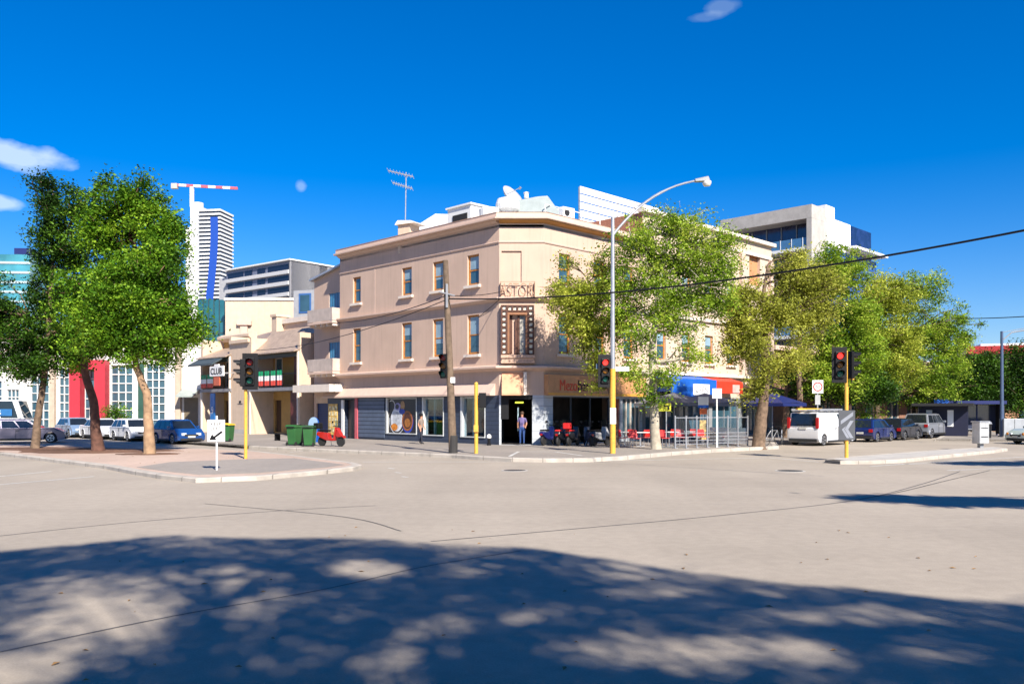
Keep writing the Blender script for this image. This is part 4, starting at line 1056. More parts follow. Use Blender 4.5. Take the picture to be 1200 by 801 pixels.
tree('bright green street tree with a pale peeling trunk beside the blue hatchback', b, tpx([(175,530,0,.26),(174,490,0,.20),(172,460,0,.17),(160,432,0,.14),(155,400,0,.12),(150,360,0,.08)], D, b),
     blobs_px([(150,392,44,24,1.5,0),(200,392,36,26,1.4,0),(120,380,36,30,1.4,-.3),(175,360,38,26,1.4,-.2),(215,375,22,22,1.1,0),(228,392,16,12,.7,0),(140,340,34,28,1.4,-.4),(175,320,30,26,1.2,-.2),(170,418,36,12,1.1,0),(112,405,20,16,.9,0),(190,300,20,20,1,0)], D, b),
     400, 130, lf_green, .15, .29, bark=mat('peeling bark', (.30,.19,.11), .9, var=.35, scale=4, bump=.6), seed=5, group=GL)
# right footpath
b = (*G(768, 526, .15), .15); D = b[1]
tree('tall open street tree with a thick pale trunk before the cafe windbreak', b, tpx([(769,525,0,.27),(766,480,0,.22),(765,440,0,.19),(764,410,0,.17),(768,375,0,.13),(772,330,0,.10),(780,290,0,.06)], D, b),
     blobs_px([(790,268,44,28,1.6,.2),(745,290,36,32,1.6,0),(800,310,46,30,1.6,.2),(835,300,30,30,1.4,.6),(840,345,30,28,1.3,.4),(780,370,36,24,1.3,0),(730,340,24,34,1.3,0),(765,340,30,28,1.4,-.3),(810,350,34,24,1.3,.4),(840,285,22,22,1.2,.5),(845,320,18,22,1,.3),(750,400,30,22,1.2,-.5),(740,440,22,22,1,-.8),(775,440,22,22,1,-.8),(800,385,24,18,1,.2),(815,420,24,18,1.1,.2),(725,365,20,24,1,.2),(768,465,20,12,.9,-.5)], D, b),
     520, 88, lf_lime, .14, .29, bark=m_barkpale, seed=11, group=GR, shell=.6, twigs=60)
b2 = (b[0]-2.0, b[1]+1.6, .15)
tree('slender yellow green street tree spreading over the hotel side behind the lamp post', b2, tpx([(723,520,1.6,.13),(718,470,1.6,.11),(702,420,1.5,.09),(692,370,1.5,.07),(690,330,1.4,.05)], D, b2),
     blobs_px([(668,345,30,24,1.0,1.5),(680,375,26,26,1.0,1.5),(690,350,26,24,1.1,1.5),(690,395,24,26,1.0,1.6),(655,350,16,16,.7,1.2),(706,320,18,24,.9,1.5),(700,430,16,26,.9,1.6),(665,308,14,10,.6,1.3),(725,380,18,30,.9,1.5)], D, b2),
     330, 84, lf_yel, .135, .28, bark=m_bark, seed=21, group=GR, shell=.65, limb=.07, twigs=70)
b = (*G(890, 523, .15), .15); D = b[1]
tree('brown tinged street tree with ivy clad trunk left of the white van', b, tpx([(889,522,0,.34),(892,490,0,.30),(897,455,0,.22),(896,420,0,.19),(897,380,0,.15),(895,340,.3,.10),(900,310,.3,.06)], D, b),
     blobs_px([(925,322,28,22,1.4,.6),(955,345,32,34,1.6,.8),(865,380,26,30,1.3,.1),(940,330,30,26,1.5,.6),(868,350,26,30,1.3,0),(915,365,38,30,1.7,0),(955,375,24,30,1.4,.6),(880,400,32,30,1.4,-.4),(930,420,28,24,1.3,0),(860,410,20,20,1,-.3),(893,440,20,26,.9,-.3),(885,462,18,18,.7,-.2),(930,303,20,10,1,.6)], D, b),
     520, 90, lf_tan, .145, .30, bark=m_bark, seed=14, group=GR, shell=.6, twigs=90)
def rtree(label, t, o, h, bl, D, leaf, seed, n=430, npr=115, size=.17, sig=.36, tw=40):
    p = onR(t, o); b = (p.x, p.y, .15); D = p.y; px = 600+F*p.x/p.y
    top = Wp(px, h, D)[2]-.15
    return tree(label, b, [(0,0,0,.24),(.05,0,2.2,.19),(-.05,0,top*.45,.16),(.1,0,top*.65,.11),(0,0,top*.85,.06)], blobs_px(bl, D, b), n, npr, leaf, size, sig, bark=m_bark, seed=seed, group=GR, shell=.6, twigs=tw)
rtree('tall light green street tree rising behind the white van', 19.3, 5.2, 300, [(990,318,32,30,1.8,0),(965,335,26,26,1.8,.5),(1000,370,30,30,2,0),(975,400,30,30,1.8,0),(1010,415,28,30,1.8,0),(985,445,30,24,1.8,0),(958,440,22,24,1.4,0),(970,300,16,14,1,0)], 60, lf_lime, 31)
rtree('yellow crowned street tree above the parked blue hatchback', 25.0, 5.2, 335, [(1035,352,36,28,2,0),(1015,390,24,30,1.8,-.5),(1050,400,28,28,1.8,0),(1035,435,30,24,1.8,-.5),(1005,440,24,26,1.5,-.5),(1060,440,22,20,1.4,0)], 64, lf_yel, 32, tw=60)
rtree('round fresh green street tree standing over the silver wagon', 31.5, 5.4, 322, [(1078,343,32,26,2,0),(1100,385,38,30,2.3,0),(1068,400,26,28,1.9,-.4),(1112,415,24,24,1.6,0),(1085,435,34,24,2,-.4),(1125,430,14,18,1.1,0),(1060,365,16,20,1.3,0),(1100,455,30,18,2,-.4),(1070,462,26,14,1.8,0),(1130,400,14,20,1.2,.3)], 68, lf_lime, 33, n=360, tw=70)
rtree('dark green dense street tree low behind the white van roof', 20.5, 3.6, 420, [(935,440,24,26,1.6,0),(965,445,30,26,1.8,0),(1000,450,28,24,1.8,0),(985,415,28,22,1.8,.5),(1030,455,22,18,1.5,0)], 60, lf_dark, 35, n=420, tw=10)
x, y, _ = Wp(1142, 505, 73)
tree('dark spreading street tree near the bus shelter at the far right', (x, y, .12), [(0,0,0,.26),(-.2,0,2.5,.2),(.2,0,4,.15),(.5,0,5.5,.1)],
     blobs_px([(1120,470,22,22,1.6,.5),(1200,425,26,22,1.8,0),(1170,465,26,16,1.6,0),(1130,446,30,24,1.8,0),(1150,425,22,12,1.6,0),(1155,432,24,18,1.8,0),(1180,445,24,20,1.8,0),(1205,450,24,26,1.8,0),(1150,462,18,14,1.3,0),(1190,475,20,14,1.3,0),(1115,460,14,18,1.2,0)], 73, (x, y, .12)),
     700, 80, lf_dark, .21, .45, seed=41, group=GR, shell=.6)
for px, py, D, lab, r, lf in ((1012,470,63,'loose green shrub behind the timber fence',1.5,lf_lime),(1098,478,68,'tan dry shrub under the far street trees',1.1,lf_tan),(136,484,74,'clipped green bush before the red portal of the white hall',1.0,lf_green)):
    x, y, _ = Wp(px, 500, D)
    tree(lab, (x, y, .1), [(0,0,0,.07),(0,0,.6,.05),(0,0,1.1,.03)], [(0,0,1.4,r,r,1.4 if r<1.2 else 1.9),(0,0,.8,r*.8,r*.8,.7)], 70, 40, lf, .16, .28, seed=int(px), group=None, name='bush', limb=.04, cat='bush')
f = MB(); x, y, _ = Wp(52, 500, 73)

# trees that stand beside and behind the viewpoint and shade the road
hor = Vector((SUN.x, SUN.y)) / SUN.z
bound = [(-16,11.6),(-7.6,12.5),(-5.6,14.0),(-2.2,13.6),(0,12.9),(1.7,11.5),(3.1,10.3),(4.7,9.4),(5.8,9.1),(9,8.2),(14,7)]
gaps = [(430,667,50,11,1.0),(140,722,72,25,1.0),(110,740,110,40,.85),(270,674,80,9,.8),(120,690,110,20,.75),(20,785,75,24,1.0),(450,782,55,30,.93),(520,745,70,24,.8),(870,770,150,28,.93),(720,760,90,22,.85),(270,700,90,20,.6),(560,668,60,9,.7),(1000,722,120,12,.8),(620,720,70,16,.6),(760,695,80,8,.6),(330,770,60,22,.7),(1100,760,70,20,.6)]
def shade_keep(P, rng=np.random.default_rng(5)):
    gx = P[:,0]-hor.x*P[:,2]; gy = P[:,1]-hor.y*P[:,2]
    lim = np.interp(gx, [q[0] for q in bound], [q[1] for q in bound])
    lim = lim + .10*np.sin(gx*1.9)+.05*np.sin(gx*5.1)
    k = gy < lim
    px = 600+F*gx/np.maximum(gy,.5); py = HOR+EYE*F/np.maximum(gy,.5)
    for a, b_, rx, ry, st_ in gaps:
        d = ((px-a)/rx)**2+((py-b_)/ry)**2
        k &= ~((gy > 2) & (rng.random(len(P)) < st_*.96*np.clip(1.5-d*1.1, 0, 1)))
    k &= rng.random(len(P)) < .82
    k &= P[:,2] > EYE + .56*np.maximum(P[:,1], 0) + .6
    return k
def shade_tree(label, bx, by, cs, seed, n, npr=170, size=.155):
    base = (bx, by, .0)
    rel = lambda P: shade_keep(P + np.array(base))
    bl = [(cx_-bx, cy_-by, cz_, r1, r2, r3) for cx_, cy_, cz_, r1, r2, r3 in cs]
    tree(label, base, [(0,0,0,.28),(0,.05,2.4,.22),(0,0,4.5,.18),(0,.1,6.2,.12)], bl, n, npr, lf_dark, size, .60, seed=seed, group=None, keep=rel, shell=.45, limb=.16)
shade_tree('street tree left of the viewpoint casting dappled shade on the road', -4.8, -4.2, [(-6,-1,7.2,3.4,3.2,1.5),(-2.5,0,8.2,3.2,3.2,1.5),(-5,2.0,8.6,3.4,2.2,1.2),(-9,-1,7.5,3,3,1.5)], 51, 330)
shade_tree('broad street tree right behind the viewpoint shading the middle of the road', 2.6, -4.8, [(2,-1.5,7.5,3.2,3,1.6),(.5,1.8,8.7,3.0,2.4,1.2),(4.5,1.2,8.4,3.2,2.4,1.3),(5.5,-2,7.2,3.2,3,1.6)], 52, 360)
shade_tree('street tree right of the viewpoint shading the near right of the road', 10.0, -6.0, [(9,-1,7.6,3.2,2.6,1.5),(8,-4,6.8,3.2,3,1.6),(12.5,-3,7.5,3.4,3,1.6),(5.5,-5,6.4,3,2.5,1.4)], 53, 330)
bx, by = 17.8, 12.4  # added shadow caster, its crown flattened to throw a narrow streak
tree('unseen tree added outside the right edge to cast a thin shadow on the road', (bx, by, 0), [(0,0,0,.18),(0,0,3,.14),(-.5,.4,5,.1),(-1,.6,6,.06)], [(-5.3,-.1,6.5,1.3,.3,.25,1),(-3.4,-.9,6.5,1.8,.5,.35,2),(-.3,-1.9,6.5,2.4,.8,.5,3)], 260, 70, lf_dark, .30, .25, seed=61, group=None, roots=False)

bx, by = 27.0, 24.5
tree('farther street tree outside the right edge shading the far lanes', (bx, by, 0), [(0,0,0,.2),(0,0,3,.16),(-.5,.2,5,.1),(-1,.3,6,.06)], [(-5.2,.6,6.3,1.6,.6,.4,1),(-3,.3,6.5,2.2,1.0,.6,2),(0,0,6.8,2.4,1.6,1.0,3)], 260, 60, lf_dark, .30, .34, seed=62, group=None, roots=False)

# ---------------------------------------------------------------- vehicles
def arch(cx, r, z0, n=9):     # points of a wheel arch from rear to front
    return [(cx - r*math.cos(math.pi*k/n), max(z0, .31 + r*math.sin(math.pi*k/n) if r*math.sin(math.pi*k/n)+.31 > z0 else z0)) for k in range(n+1)]
def car(name, label, cat, loc, rz, L, Wd, H, paint, wr=.31, belt=.92, hood=.88, xfb=.95, xft=.30, xrb=-1.85, xrt=-1.55, trunk=None, group=None, zc=.2, van=False, rack=False, glass=mat('car glass', (.012,.016,.02), .03, spec=1.0), axle=None):
    """x forward. belt line height, hood height; cabin base/top x positions at the front (xfb, xft) and the rear (xrb, xrt)."""
    t = thing(name, label, cat, loc, rz, group)
    hl = L/2; w = Wd/2; fa, ra = axle or (hl-.82, -hl+.75)
    prof = [(-hl+.06, zc+.12), (-hl+.0, .45), (-hl+.02, belt-.12), (-hl+.12 if trunk is None else -hl+.08, (trunk or belt))]
    prof += [(xrb, belt), (xfb, belt)]
    prof += [((xfb+hl)/2, (belt+hood)/2+.02), (hl-.35, hood-.10), (hl-.10, hood-.24), (hl, .50), (hl-.04, zc+.06), (hl-.2, zc)]
    bottom = []
    for cx_ in (fa, ra):
        a = arch(cx_, wr+.07, zc)
        bottom += [(cx_+wr+.07+.0, zc)] + a[::-1][1:-1] + [(cx_-wr-.07, zc)]
    prof = prof + bottom + [(-hl+.2, zc)]
    def ring(y, ins):
        out = []
        for x, z in prof:
            xx = x*(1-ins*.35/hl); zz = z - (ins*.9 if z > belt-.13 and z > zc+.3 else 0)
            out.append((xx, y, zz))
        return out
    m = MB(); rings = [ring(-w+.03, .10), ring(-w, .05), ring(-w+.09, .0)]
    rings = [ring(-w+.035, .07), ring(-w, .045), ring(-w+.03, .02), ring(-w+.16, 0), ring(w-.16, 0), ring(w-.03, .02), ring(w, .045), ring(w-.035, .07)]
    n = len(prof); vs = [p for r in rings for p in r]; fs = []
    for i in range(len(rings)-1):
        for k in range(n): fs.append((i*n+k, i*n+(k+1)%n, (i+1)*n+(k+1)%n, (i+1)*n+k))
    fs += [tuple(range(n))[::-1], tuple((len(rings)-1)*n+k for k in range(n))]
    m.add(vs, fs)
    # cabin with tumblehome and crowned roof
    bw, tw_ = w-.06, w-.22 if not van else w-.12
    def cabring(z_, xr, xf, hw): return [(xr,-hw,z_),(xf,-hw,z_),(xf,hw,z_),(xr,hw,z_)]
    m.hexa(cabring(belt-.03, xrb, xfb, bw), cabring(H-.06, xrt, xft, tw_))
    m.hexa(cabring(H-.06, xrt, xft, tw_), cabring(H, xrt+.16, xft-.2, tw_-.12))
    body = m.build('body', paint, t, bevel=.07, seg=3, smooth=True)
    # glass on the sloping sides
    zt, zb = H-.11, belt+.01
    def side(u, v, sgn, off=.012):
        f = (v-(belt-.03))/(H-.06-(belt-.03)); xr = xrb+(xrt-xrb)*f; xf = xfb+(xft-xfb)*f; hw = bw+(tw_-bw)*f
        return (xr+(xf-xr)*u, sgn*(hw+off), v)
    segs = [(.05,.34),(.36,.64),(.66,.94)] if not van else [(.70,.93)]
    if L < 3.9 and not van: segs = [(.07,.46),(.48,.93)]
    for sgn in (-1, 1):
        for a, b_ in segs:
            q = MB(); q.quad(side(a,zb,sgn), side(b_,zb,sgn), side(b_-.01,zt,sgn), side(a+.01,zt,sgn)); q.build('side_window', glass, t, recalc=False)
    def endg(front, name, ze=None):
        s = 1 if front else -1
        zb2 = ze or zb
        pts = []
        for z_, e in ((zb2, .10), (zt+.03, .10)):
            f = (z_-(belt-.03))/(H-.06-(belt-.03)); x = (xfb+(xft-xfb)*f) if front else (xrb+(xrt-xrb)*f); hw = bw+(tw_-bw)*f-e
            pts.append((x+s*.014, hw, z_))
        q = MB(); q.quad((pts[0][0],-pts[0][1],pts[0][2]),(pts[0][0],pts[0][1],pts[0][2]),(pts[1][0],pts[1][1],pts[1][2]),(pts[1][0],-pts[1][1],pts[1][2]))
        q.build(name, glass, t, recalc=False)
    endg(True, 'windscreen'); endg(False, 'rear_window')
    for cx_ in (fa, ra):
        for sgn in (-1, 1):
            y = sgn*(w-.13)
            wh = MB().lathe([(wr-.10,-.10),(wr-.02,-.10),(wr,-.07),(wr,.07),(wr-.02,.10),(wr-.10,.10)], 22, (cx_, y, wr), 'y').build('wheel', m_tyre, t)
            rm2 = MB(); ys = y+sgn*.101
            rm2.lathe([(wr-.09, -.0),(wr-.10,.012)], 20, (cx_, ys, wr), 'y')
            rm2.build('rim', m_rim, wh)
            sp = MB()
            for k in range(5):
                a = 2*math.pi*k/5+.6; c, s = math.cos(a), math.sin(a); r_ = wr-.13
                sp.quad((cx_+c*.07-s*.05, ys+sgn*.016, wr+s*.07+c*.05),(cx_+c*r_-s*.035, ys+sgn*.016, wr+s*r_+c*.035),(cx_+c*r_+s*.035+.0, ys+sgn*.016, wr+s*r_-c*.035),(cx_+c*.07+s*.05, ys+sgn*.016, wr+s*.07-c*.05))
            sp.build('wheel_gap', m_black, wh, recalc=False)
    for sgn in (-1, 1):
        MB().box(hl-.20, hl-.012, sgn*(w-.40)-.14, sgn*(w-.40)+.22*sgn if False else sgn*(w-.40)+.14, hood-.36, hood-.22).build('headlight', m_lampwh, t)
        if van: MB().box(-hl-.03, -hl+.1, sgn*(w-.09)-.07, sgn*(w-.09)+.07, 1.0, 1.62).build('tail_light', m_lampred, t)
        else: MB().box(-hl-.012, -hl+.16, sgn*(w-.17)-.12, sgn*(w-.17)+.12, belt-.30, belt-.10).build('tail_light', m_lampred, t)
        MB().box(xfb-.32, xfb-.14, sgn*(w+.04)-.07, sgn*(w+.04)+.07, belt+.02, belt+.15).build('wing_mirror', paint, t)
        MB().box(-.28, -.10, sgn*(w+.012)-.012, sgn*(w+.012)+.012, belt-.16, belt-.13).build('door_handle', m_black, t)
        MB().box(ra+wr+.15, fa-wr-.15, sgn*(w-.0)-.02, sgn*(w-.0)+.02, zc-.02, zc+.10).build('sill_trim', m_blackrub, t)
        sm_ = MB()
        for x in (.72 if not van else 1.1, -.30 if not van else .1): sm_.box(x, x+.012, sgn*(w-.004)-.006, sgn*(w-.004)+.006, zc+.12, belt-.07)
        sm_.build('door_seam', m_black, t)
    MB().box(-hl-.022,-hl+.01,-.22,.22,.52 if not van else .95,.64 if not van else 1.07).build('number_plate', mat('number plate', (.5,.5,.46), .5), t)
    MB().box(-hl-.03,-hl+.1,-w+.12,w-.12,zc+.03,zc+.20).build('bumper', m_blackrub, t)
    MB().box(hl-.1,hl+.02,-w+.2,w-.2,zc+.04,zc+.16).box(hl-.06,hl-.0,-.42,.42,hood-.42,hood-.30).build('grille', m_blackrub, t)
    MB().box(hl-.05,hl+.025,-.22,.22,.40,.51).build('number_plate', mat('number plate', (.5,.5,.46), .5), t)
    return t
def paint(nm, c, rough=.25, metal=.0): 
    m = mat(nm, c, rough, metal=metal, var=.04, scale=1.5, spec=.6)
    m.node_tree.nodes['Principled BSDF'].inputs['Coat Weight'].default_value = .6
    return m
p_white = paint('white car paint', (.62,.63,.65)); p_silver = paint('silver car paint', (.34,.36,.40), .3, .5)
p_blue = paint('blue car paint', (.008,.05,.19)); p_navy = paint('navy car paint', (.008,.012,.09)); p_black = paint('black car paint', (.012,.014,.022))
p_plum = paint('grey violet car paint', (.13,.12,.17), .3, .4)
GLc = 'cars parked along the left street kerb'; GRc = 'cars parked along the right street kerb'
hatch = dict(L=3.95, Wd=1.70, H=1.47, xfb=1.05, xft=.45, xrb=-1.82, xrt=-1.42, belt=.93, hood=.90)
p = onL(17.9, 10.0); car('parked_car', 'bright blue hatchback with pale nose parked at the kerb of the left street', 'car', (p.x,p.y,0), -45, paint=p_blue, group=GLc, **hatch)
p = onL(24.6, 10.1); car('parked_car', 'white hatchback nearest to the blue hatchback on the left street', 'car', (p.x,p.y,0), -45, paint=p_white, group=GLc, **hatch)
p = onL(29.8, 10.2); car('parked_car', 'white sedan between the white hatchback and the silver blue car', 'car', (p.x,p.y,0), -45, L=4.5, Wd=1.75, H=1.44, xfb=.95, xft=.25, xrb=-1.5, xrt=-.95, belt=.92, hood=.88, trunk=.96, paint=p_white, group=GLc)
p = onL(34.9, 10.4); car('parked_car', 'silver blue car behind the crooked tree, farthest of the kerbside row', 'car', (p.x,p.y,0), -45, paint=paint('pale blue silver paint', (.22,.32,.46), .3, .4), group=GLc, **hatch)
x, y = G(40, 519.0)
car('station_wagon', 'dull violet silver station wagon passing behind the slim left tree', 'car', (x-1.0, y+.6, 0), 22, 4.8, 1.8, 1.48, p_plum, xfb=1.15, xft=.35, xrb=-2.25, xrt=-1.95, belt=.93, hood=.93, group='vehicles left of the island')
x, y = G(8, 508)
vt = car('delivery_truck', 'white truck with a blue lettered stripe at the far left edge', 'truck', (x-3, y+3, 0), 8, 6.5, 2.1, 2.9, p_white, wr=.38, belt=1.3, hood=1.35, xfb=2.9, xft=2.4, xrb=-3.2, xrt=-3.1, van=True, group='vehicles left of the island')
MB().box(-3.0,2.0,-1.075,-1.06,1.5,2.1).build('side_stripe', mat('stripe blue', (.02,.12,.30), .4), vt)
text('stripe_letters', 'EXPRESS', FM(-.5,-1.08,1.8,0), 3.2, .38, m_white, vt, ext=.004)
# right street
p = onR(14.6, 8.9)
vn = car('white_van', 'white delivery van seen from behind with roof rack carrying a yellow board', 'van', (p.x,p.y,0), 45, 4.85, 1.9, 1.92, p_white, wr=.33, belt=1.12, hood=1.12, xfb=1.95, xft=1.05, xrb=-2.38, xrt=-2.22, van=True, group=GRc)
f = MB()
for x_ in (-2.0,-1.1,-.2,.7): f.box(x_,x_+.05,-.85,.85,1.95,2.0)
f.box(-2.1,.9,-.86,-.82,2.0,2.12).box(-2.1,.9,.82,.86,2.0,2.12)
for k in range(4): f.box(-2.3,1.0,-.5+k*.09,-.46+k*.09,2.04,2.08)
f.build('roof_rack', m_steel, vn)
MB().prz([(-2.6,.2),(-2.3,.05),(0,.05),(.6,.25),(0,.5),(-2.3,.5)], 2.06, 2.14).build('yellow_board', mat('yellow board', (.7,.42,.03), .4), vn)
text('door_lettering', 'TRADES', Matrix.Translation((-2.455,0,1.3-.12)) @ Matrix.Rotation(R(-90),4,'Z'), .9, .1, m_black, vn, ext=.003)
p = onR(21.7, 9.0); car('parked_car', 'dark navy hatchback with round red tail light parked ahead of the white van', 'car', (p.x,p.y,0), 45, paint=paint('mid blue paint', (.006,.015,.09)), group=GRc, **{**hatch, 'L':3.8})
p = onR(26.4, 9.0); car('parked_car', 'small black hatchback between the navy hatchback and the silver wagon', 'car', (p.x,p.y,0), 45, paint=p_black, group=GRc, **hatch)
p = onR(31.6, 9.0); car('parked_car', 'tall silver four wheel drive wagon at the end of the right kerb row', 'car', (p.x,p.y,0), 45, L=4.8, Wd=1.88, H=1.78, wr=.37, belt=1.12, hood=1.10, xfb=1.0, xft=.4, xrb=-2.3, xrt=-1.98, zc=.3, paint=p_silver, group=GRc)
x, y = G(1204, 520)
tx_ = car('stopped_car', 'pale green car with amber lamps cut by the right edge of the view', 'car', (x+1.2, y, 0), 190, 4.4, 1.75, 1.42, paint('pale green paint', (.45,.52,.48)), belt=.92, hood=.88, xfb=.95, xft=.25, xrb=-1.6, xrt=-1.1, trunk=.95)
MB().lathe([(.09,-.02),(.08,.02)], 12, (2.2,.62,.62), 'x').lathe([(.09,-.02),(.08,.02)], 12, (2.2,-.62,.62), 'x').build('indicator', m_lampor, tx_)

def scooter(label, loc, rz, body, seat, group, box=True, lean=8, box_m=m_black):
    t = thing('motor_scooter', label, 'scooter', loc, rz, group)
    for x_ in (.62, -.58):
        wh = MB().lathe([(.16,-.05),(.24,-.055),(.26,0),(.24,.055),(.16,.05)], 20, (x_,0,.26), 'y').build('wheel', m_tyre, t)
        MB().lathe([(.155,-.04),(.155,.04)], 16, (x_,0,.26), 'y').build('rim', m_rim, wh)
    m = MB()
    m.pry([(-.85,.62),(-.62,.45),(-.25,.32),(.15,.28),(.30,.30),(.42,.95),(.34,1.02),(.22,.42),(-.05,.42),(-.12,.70),(-.78,.76)], -.15, .15)
    m.pry([(.36,.55),(.50,.48),(.80,.50),(.86,.42),(.88,.50),(.70,.62),(.46,.98)], -.13, .13)
    m.build('body', body, t, bevel=.05)
    MB().box(-.78,-.08,-.14,.14,.77,.86).build('seat', seat, t, bevel=.04)
    MB().tube([(.36,-.32,1.06),(.36,.32,1.06)], .02, 6).tube([(.62,0,.26),(.40,0,.98)], .035, 8).build('handlebar', m_black, t)
    for s in (-1,1): MB().tube([(.38,s*.22,1.06),(.34,s*.30,1.25)], .01, 5).box(.32,.34,s*.30-.06,s*.30+.06,1.22,1.32).build('mirror', m_black, t)
    MB().box(.42,.50,-.09,.09,.80,.92).build('headlight', m_lampwh, t)
    MB().hexa([(.42,-.16,.98),(.45,-.16,.98),(.45,.16,.98),(.42,.16,.98)],[(.30,-.14,1.38),(.32,-.14,1.38),(.32,.14,1.38),(.30,.14,1.38)]).build('windshield', m_glassc, t)
    if box: MB().box(-1.02,-.66,-.19,.19,.90,1.22).build('top_box', box_m, t, bevel=.05)
    MB().tube([(-.1,.12,.28),(-.12,.22,.0)], .015, 5).build('stand', m_steel, t)
    MB().box(-.88,-.82,-.06,.06,.55,.65).build('tail_light', m_lampred, t)
    return t
x, y = G(388, 522.6, .15)
scooter('red motor scooter with black top box parked before the yellow menu board', (x, y, .15), -25, mat('scooter red', (.36,.014,.012), .25, spec=.8), m_black, 'motor scooters', True)
GM = 'motor scooters parked in front of the folding doors'
for i, (px, py, rz, c, lab, bx_) in enumerate([
    (643,521.5,60,(.01,.015,.10),'dark navy motor scooter nearest to the corner panel',False),
    (658,522,70,(.015,.015,.02),'black motor scooter with red seat second from the corner door',False),
    (672,522,64,(.02,.02,.025),'black motor scooter with red top box in the middle of the parked group',True),
    (690,522.5,100,(.02,.03,.07),'blue black motor scooter with pale wheel beside the lamp post',False),
    (704,522,50,(.40,.40,.40),'silver motor scooter right at the yellow foot of the lamp post',False)]):
    x, y = G(px, py, .15)
    scooter(lab, (x, y+.2, .15), rz, mat('scooter paint '+'abcde'[i], c, .3, spec=.8), m_red if i in (1,2) else m_black, GM, bx_, box_m=m_red)

# ---------------------------------------------------------------- signals, poles, lamps
def lantern(t, M, n=3, lit=None, board=True, ped=False):
    h = .36*n; m = MB(M)
    bd = m.box(-.17,.17,0,.22,-h/2,h/2).build('lantern', m_black, t, bevel=.02)
    if board: MB(M).box(-.30,.30,.08,.10,-h/2-.18,h/2+.18).build('backing_board', m_black, bd, bevel=.01)
    cols = [(.55,.02,.015),(.45,.18,.01),(.01,.22,.16)]
    nms = ['red','amber','green']
    for k in range(n):
        z = h/2-.18-.36*k
        c = cols[k]; on = (lit == k)
        lm = mat(('lit ' if on else 'unlit ')+nms[k]+' lens', c if on else tuple(v*.35 for v in c), .25, emit=2.2 if on else 0)
        MB(M).lathe([(.125,-.03),(.11,-.045),(.05,-.055)], 18, (0,0,z), 'y').build('lens', lm, bd)
        v = MB(M); r = .15; nn = 10
        for j in range(nn):
            a0 = R(-20+220*j/nn); a1 = R(-20+220*(j+1)/nn)
            v.quad((r*math.cos(a0),0,z+r*math.sin(a0)),(r*math.cos(a1),0,z+r*math.sin(a1)),(r*math.cos(a1),-.26+(.12 if math.sin(a1)<.1 else 0),z+r*math.sin(a1)),(r*math.cos(a0),-.26+(.12 if math.sin(a0)<.1 else 0),z+r*math.sin(a0)))
        v.build('visor', m_black, bd, recalc=False)
    return bd
def ypole(t, h, r=.055, m=m_yellow, capm=None):
    MB().tube([(0,0,-.02),(0,0,h)], r, 12).build('pole', m, t)
    MB().tube([(0,0,h+.001),(0,0,h+.08)], [r*1.15, r*.6], 12).build('pole_cap', capm or m, t)
GS = 'traffic signals around the junction'
x, y = G(288, 537, .134)
t = thing('traffic_signal', 'yellow signal pole on the left island with a big dark signal head facing right', 'traffic signal', (x, y, .134), 0, GS)
ypole(t, 3.0, .065, capm=mat('blue pole band', (.02,.05,.30), .5))
MB().tube([(0,0,3.0),(0,0,3.9)], .04, 8).build('pole_top', m_black, t)
lantern(t, FM(.22,-.2,3.45,8)); lantern(t, FM(-.20,-.05,3.40,-78), board=False)
MB().box(-.16,.22,-.03,.03,3.0,3.06).box(-.16,.22,-.03,.03,3.75,3.81).build('bracket', m_black, t)
x, y = G(558, 531, .15)
t = thing('pedestrian_signal', 'short yellow pole with small black pedestrian signal facing away, right of the timber pole', 'pedestrian signal', (x, y, .15), 0, GS)
ypole(t, 3.05, .085)
b_ = MB().box(.14,.42,-.14,.14,2.05,2.62).box(.12,.44,-.18,-.14,2.0,2.66).build('lantern', m_black, t, bevel=.02)
MB().box(.05,.15,-.03,.03,2.15,2.2).box(.05,.15,-.03,.03,2.5,2.55).build('bracket', m_black, t)
MB().box(-.10,.10,-.16,-.086,.95,1.25).build('push_button', m_yellow, t)
x, y = G(531, 530.5, .15); topx, _, topz = Wp(522, 305, y)
t = thing('timber_pole', 'leaning weathered timber power pole in front of the shop windows', 'power pole', (x, y, .15), 0)
dx = topx-x
MB().tube([(0,0,-.2),(dx*.3,0,topz*.3),(dx,0,topz-.15)], [.19,.165,.12], 14).build('pole', m_pole, t)
MB().lathe([(.20,.0),(.20,.75),(.192,.78)], 14).build('base_band', mat('black base band', (.03,.028,.027), .8), t)
MB().box(-.10,.10,-.20,-.17,3.1,3.35).build('number_disc', m_white, t)
MB().tube([(dx*.8-.35,-.16,topz*.82),(dx*.8+.35,-.16,topz*.80)], .035, 6).tube([(dx*.79,-.15,topz*.74),(dx*.80,-.15,topz*.86)], .06, 8).build('insulator_bracket', m_grey, t)
lantern(t, FM(-.42,-.10,3.85,-20), board=False)
MB().box(-.36,-.1,-.04,.04,3.4,3.46).box(-.36,-.1,-.04,.04,4.2,4.26).build('bracket', m_black, t)
pole_top = Vector((topx, y, topz))
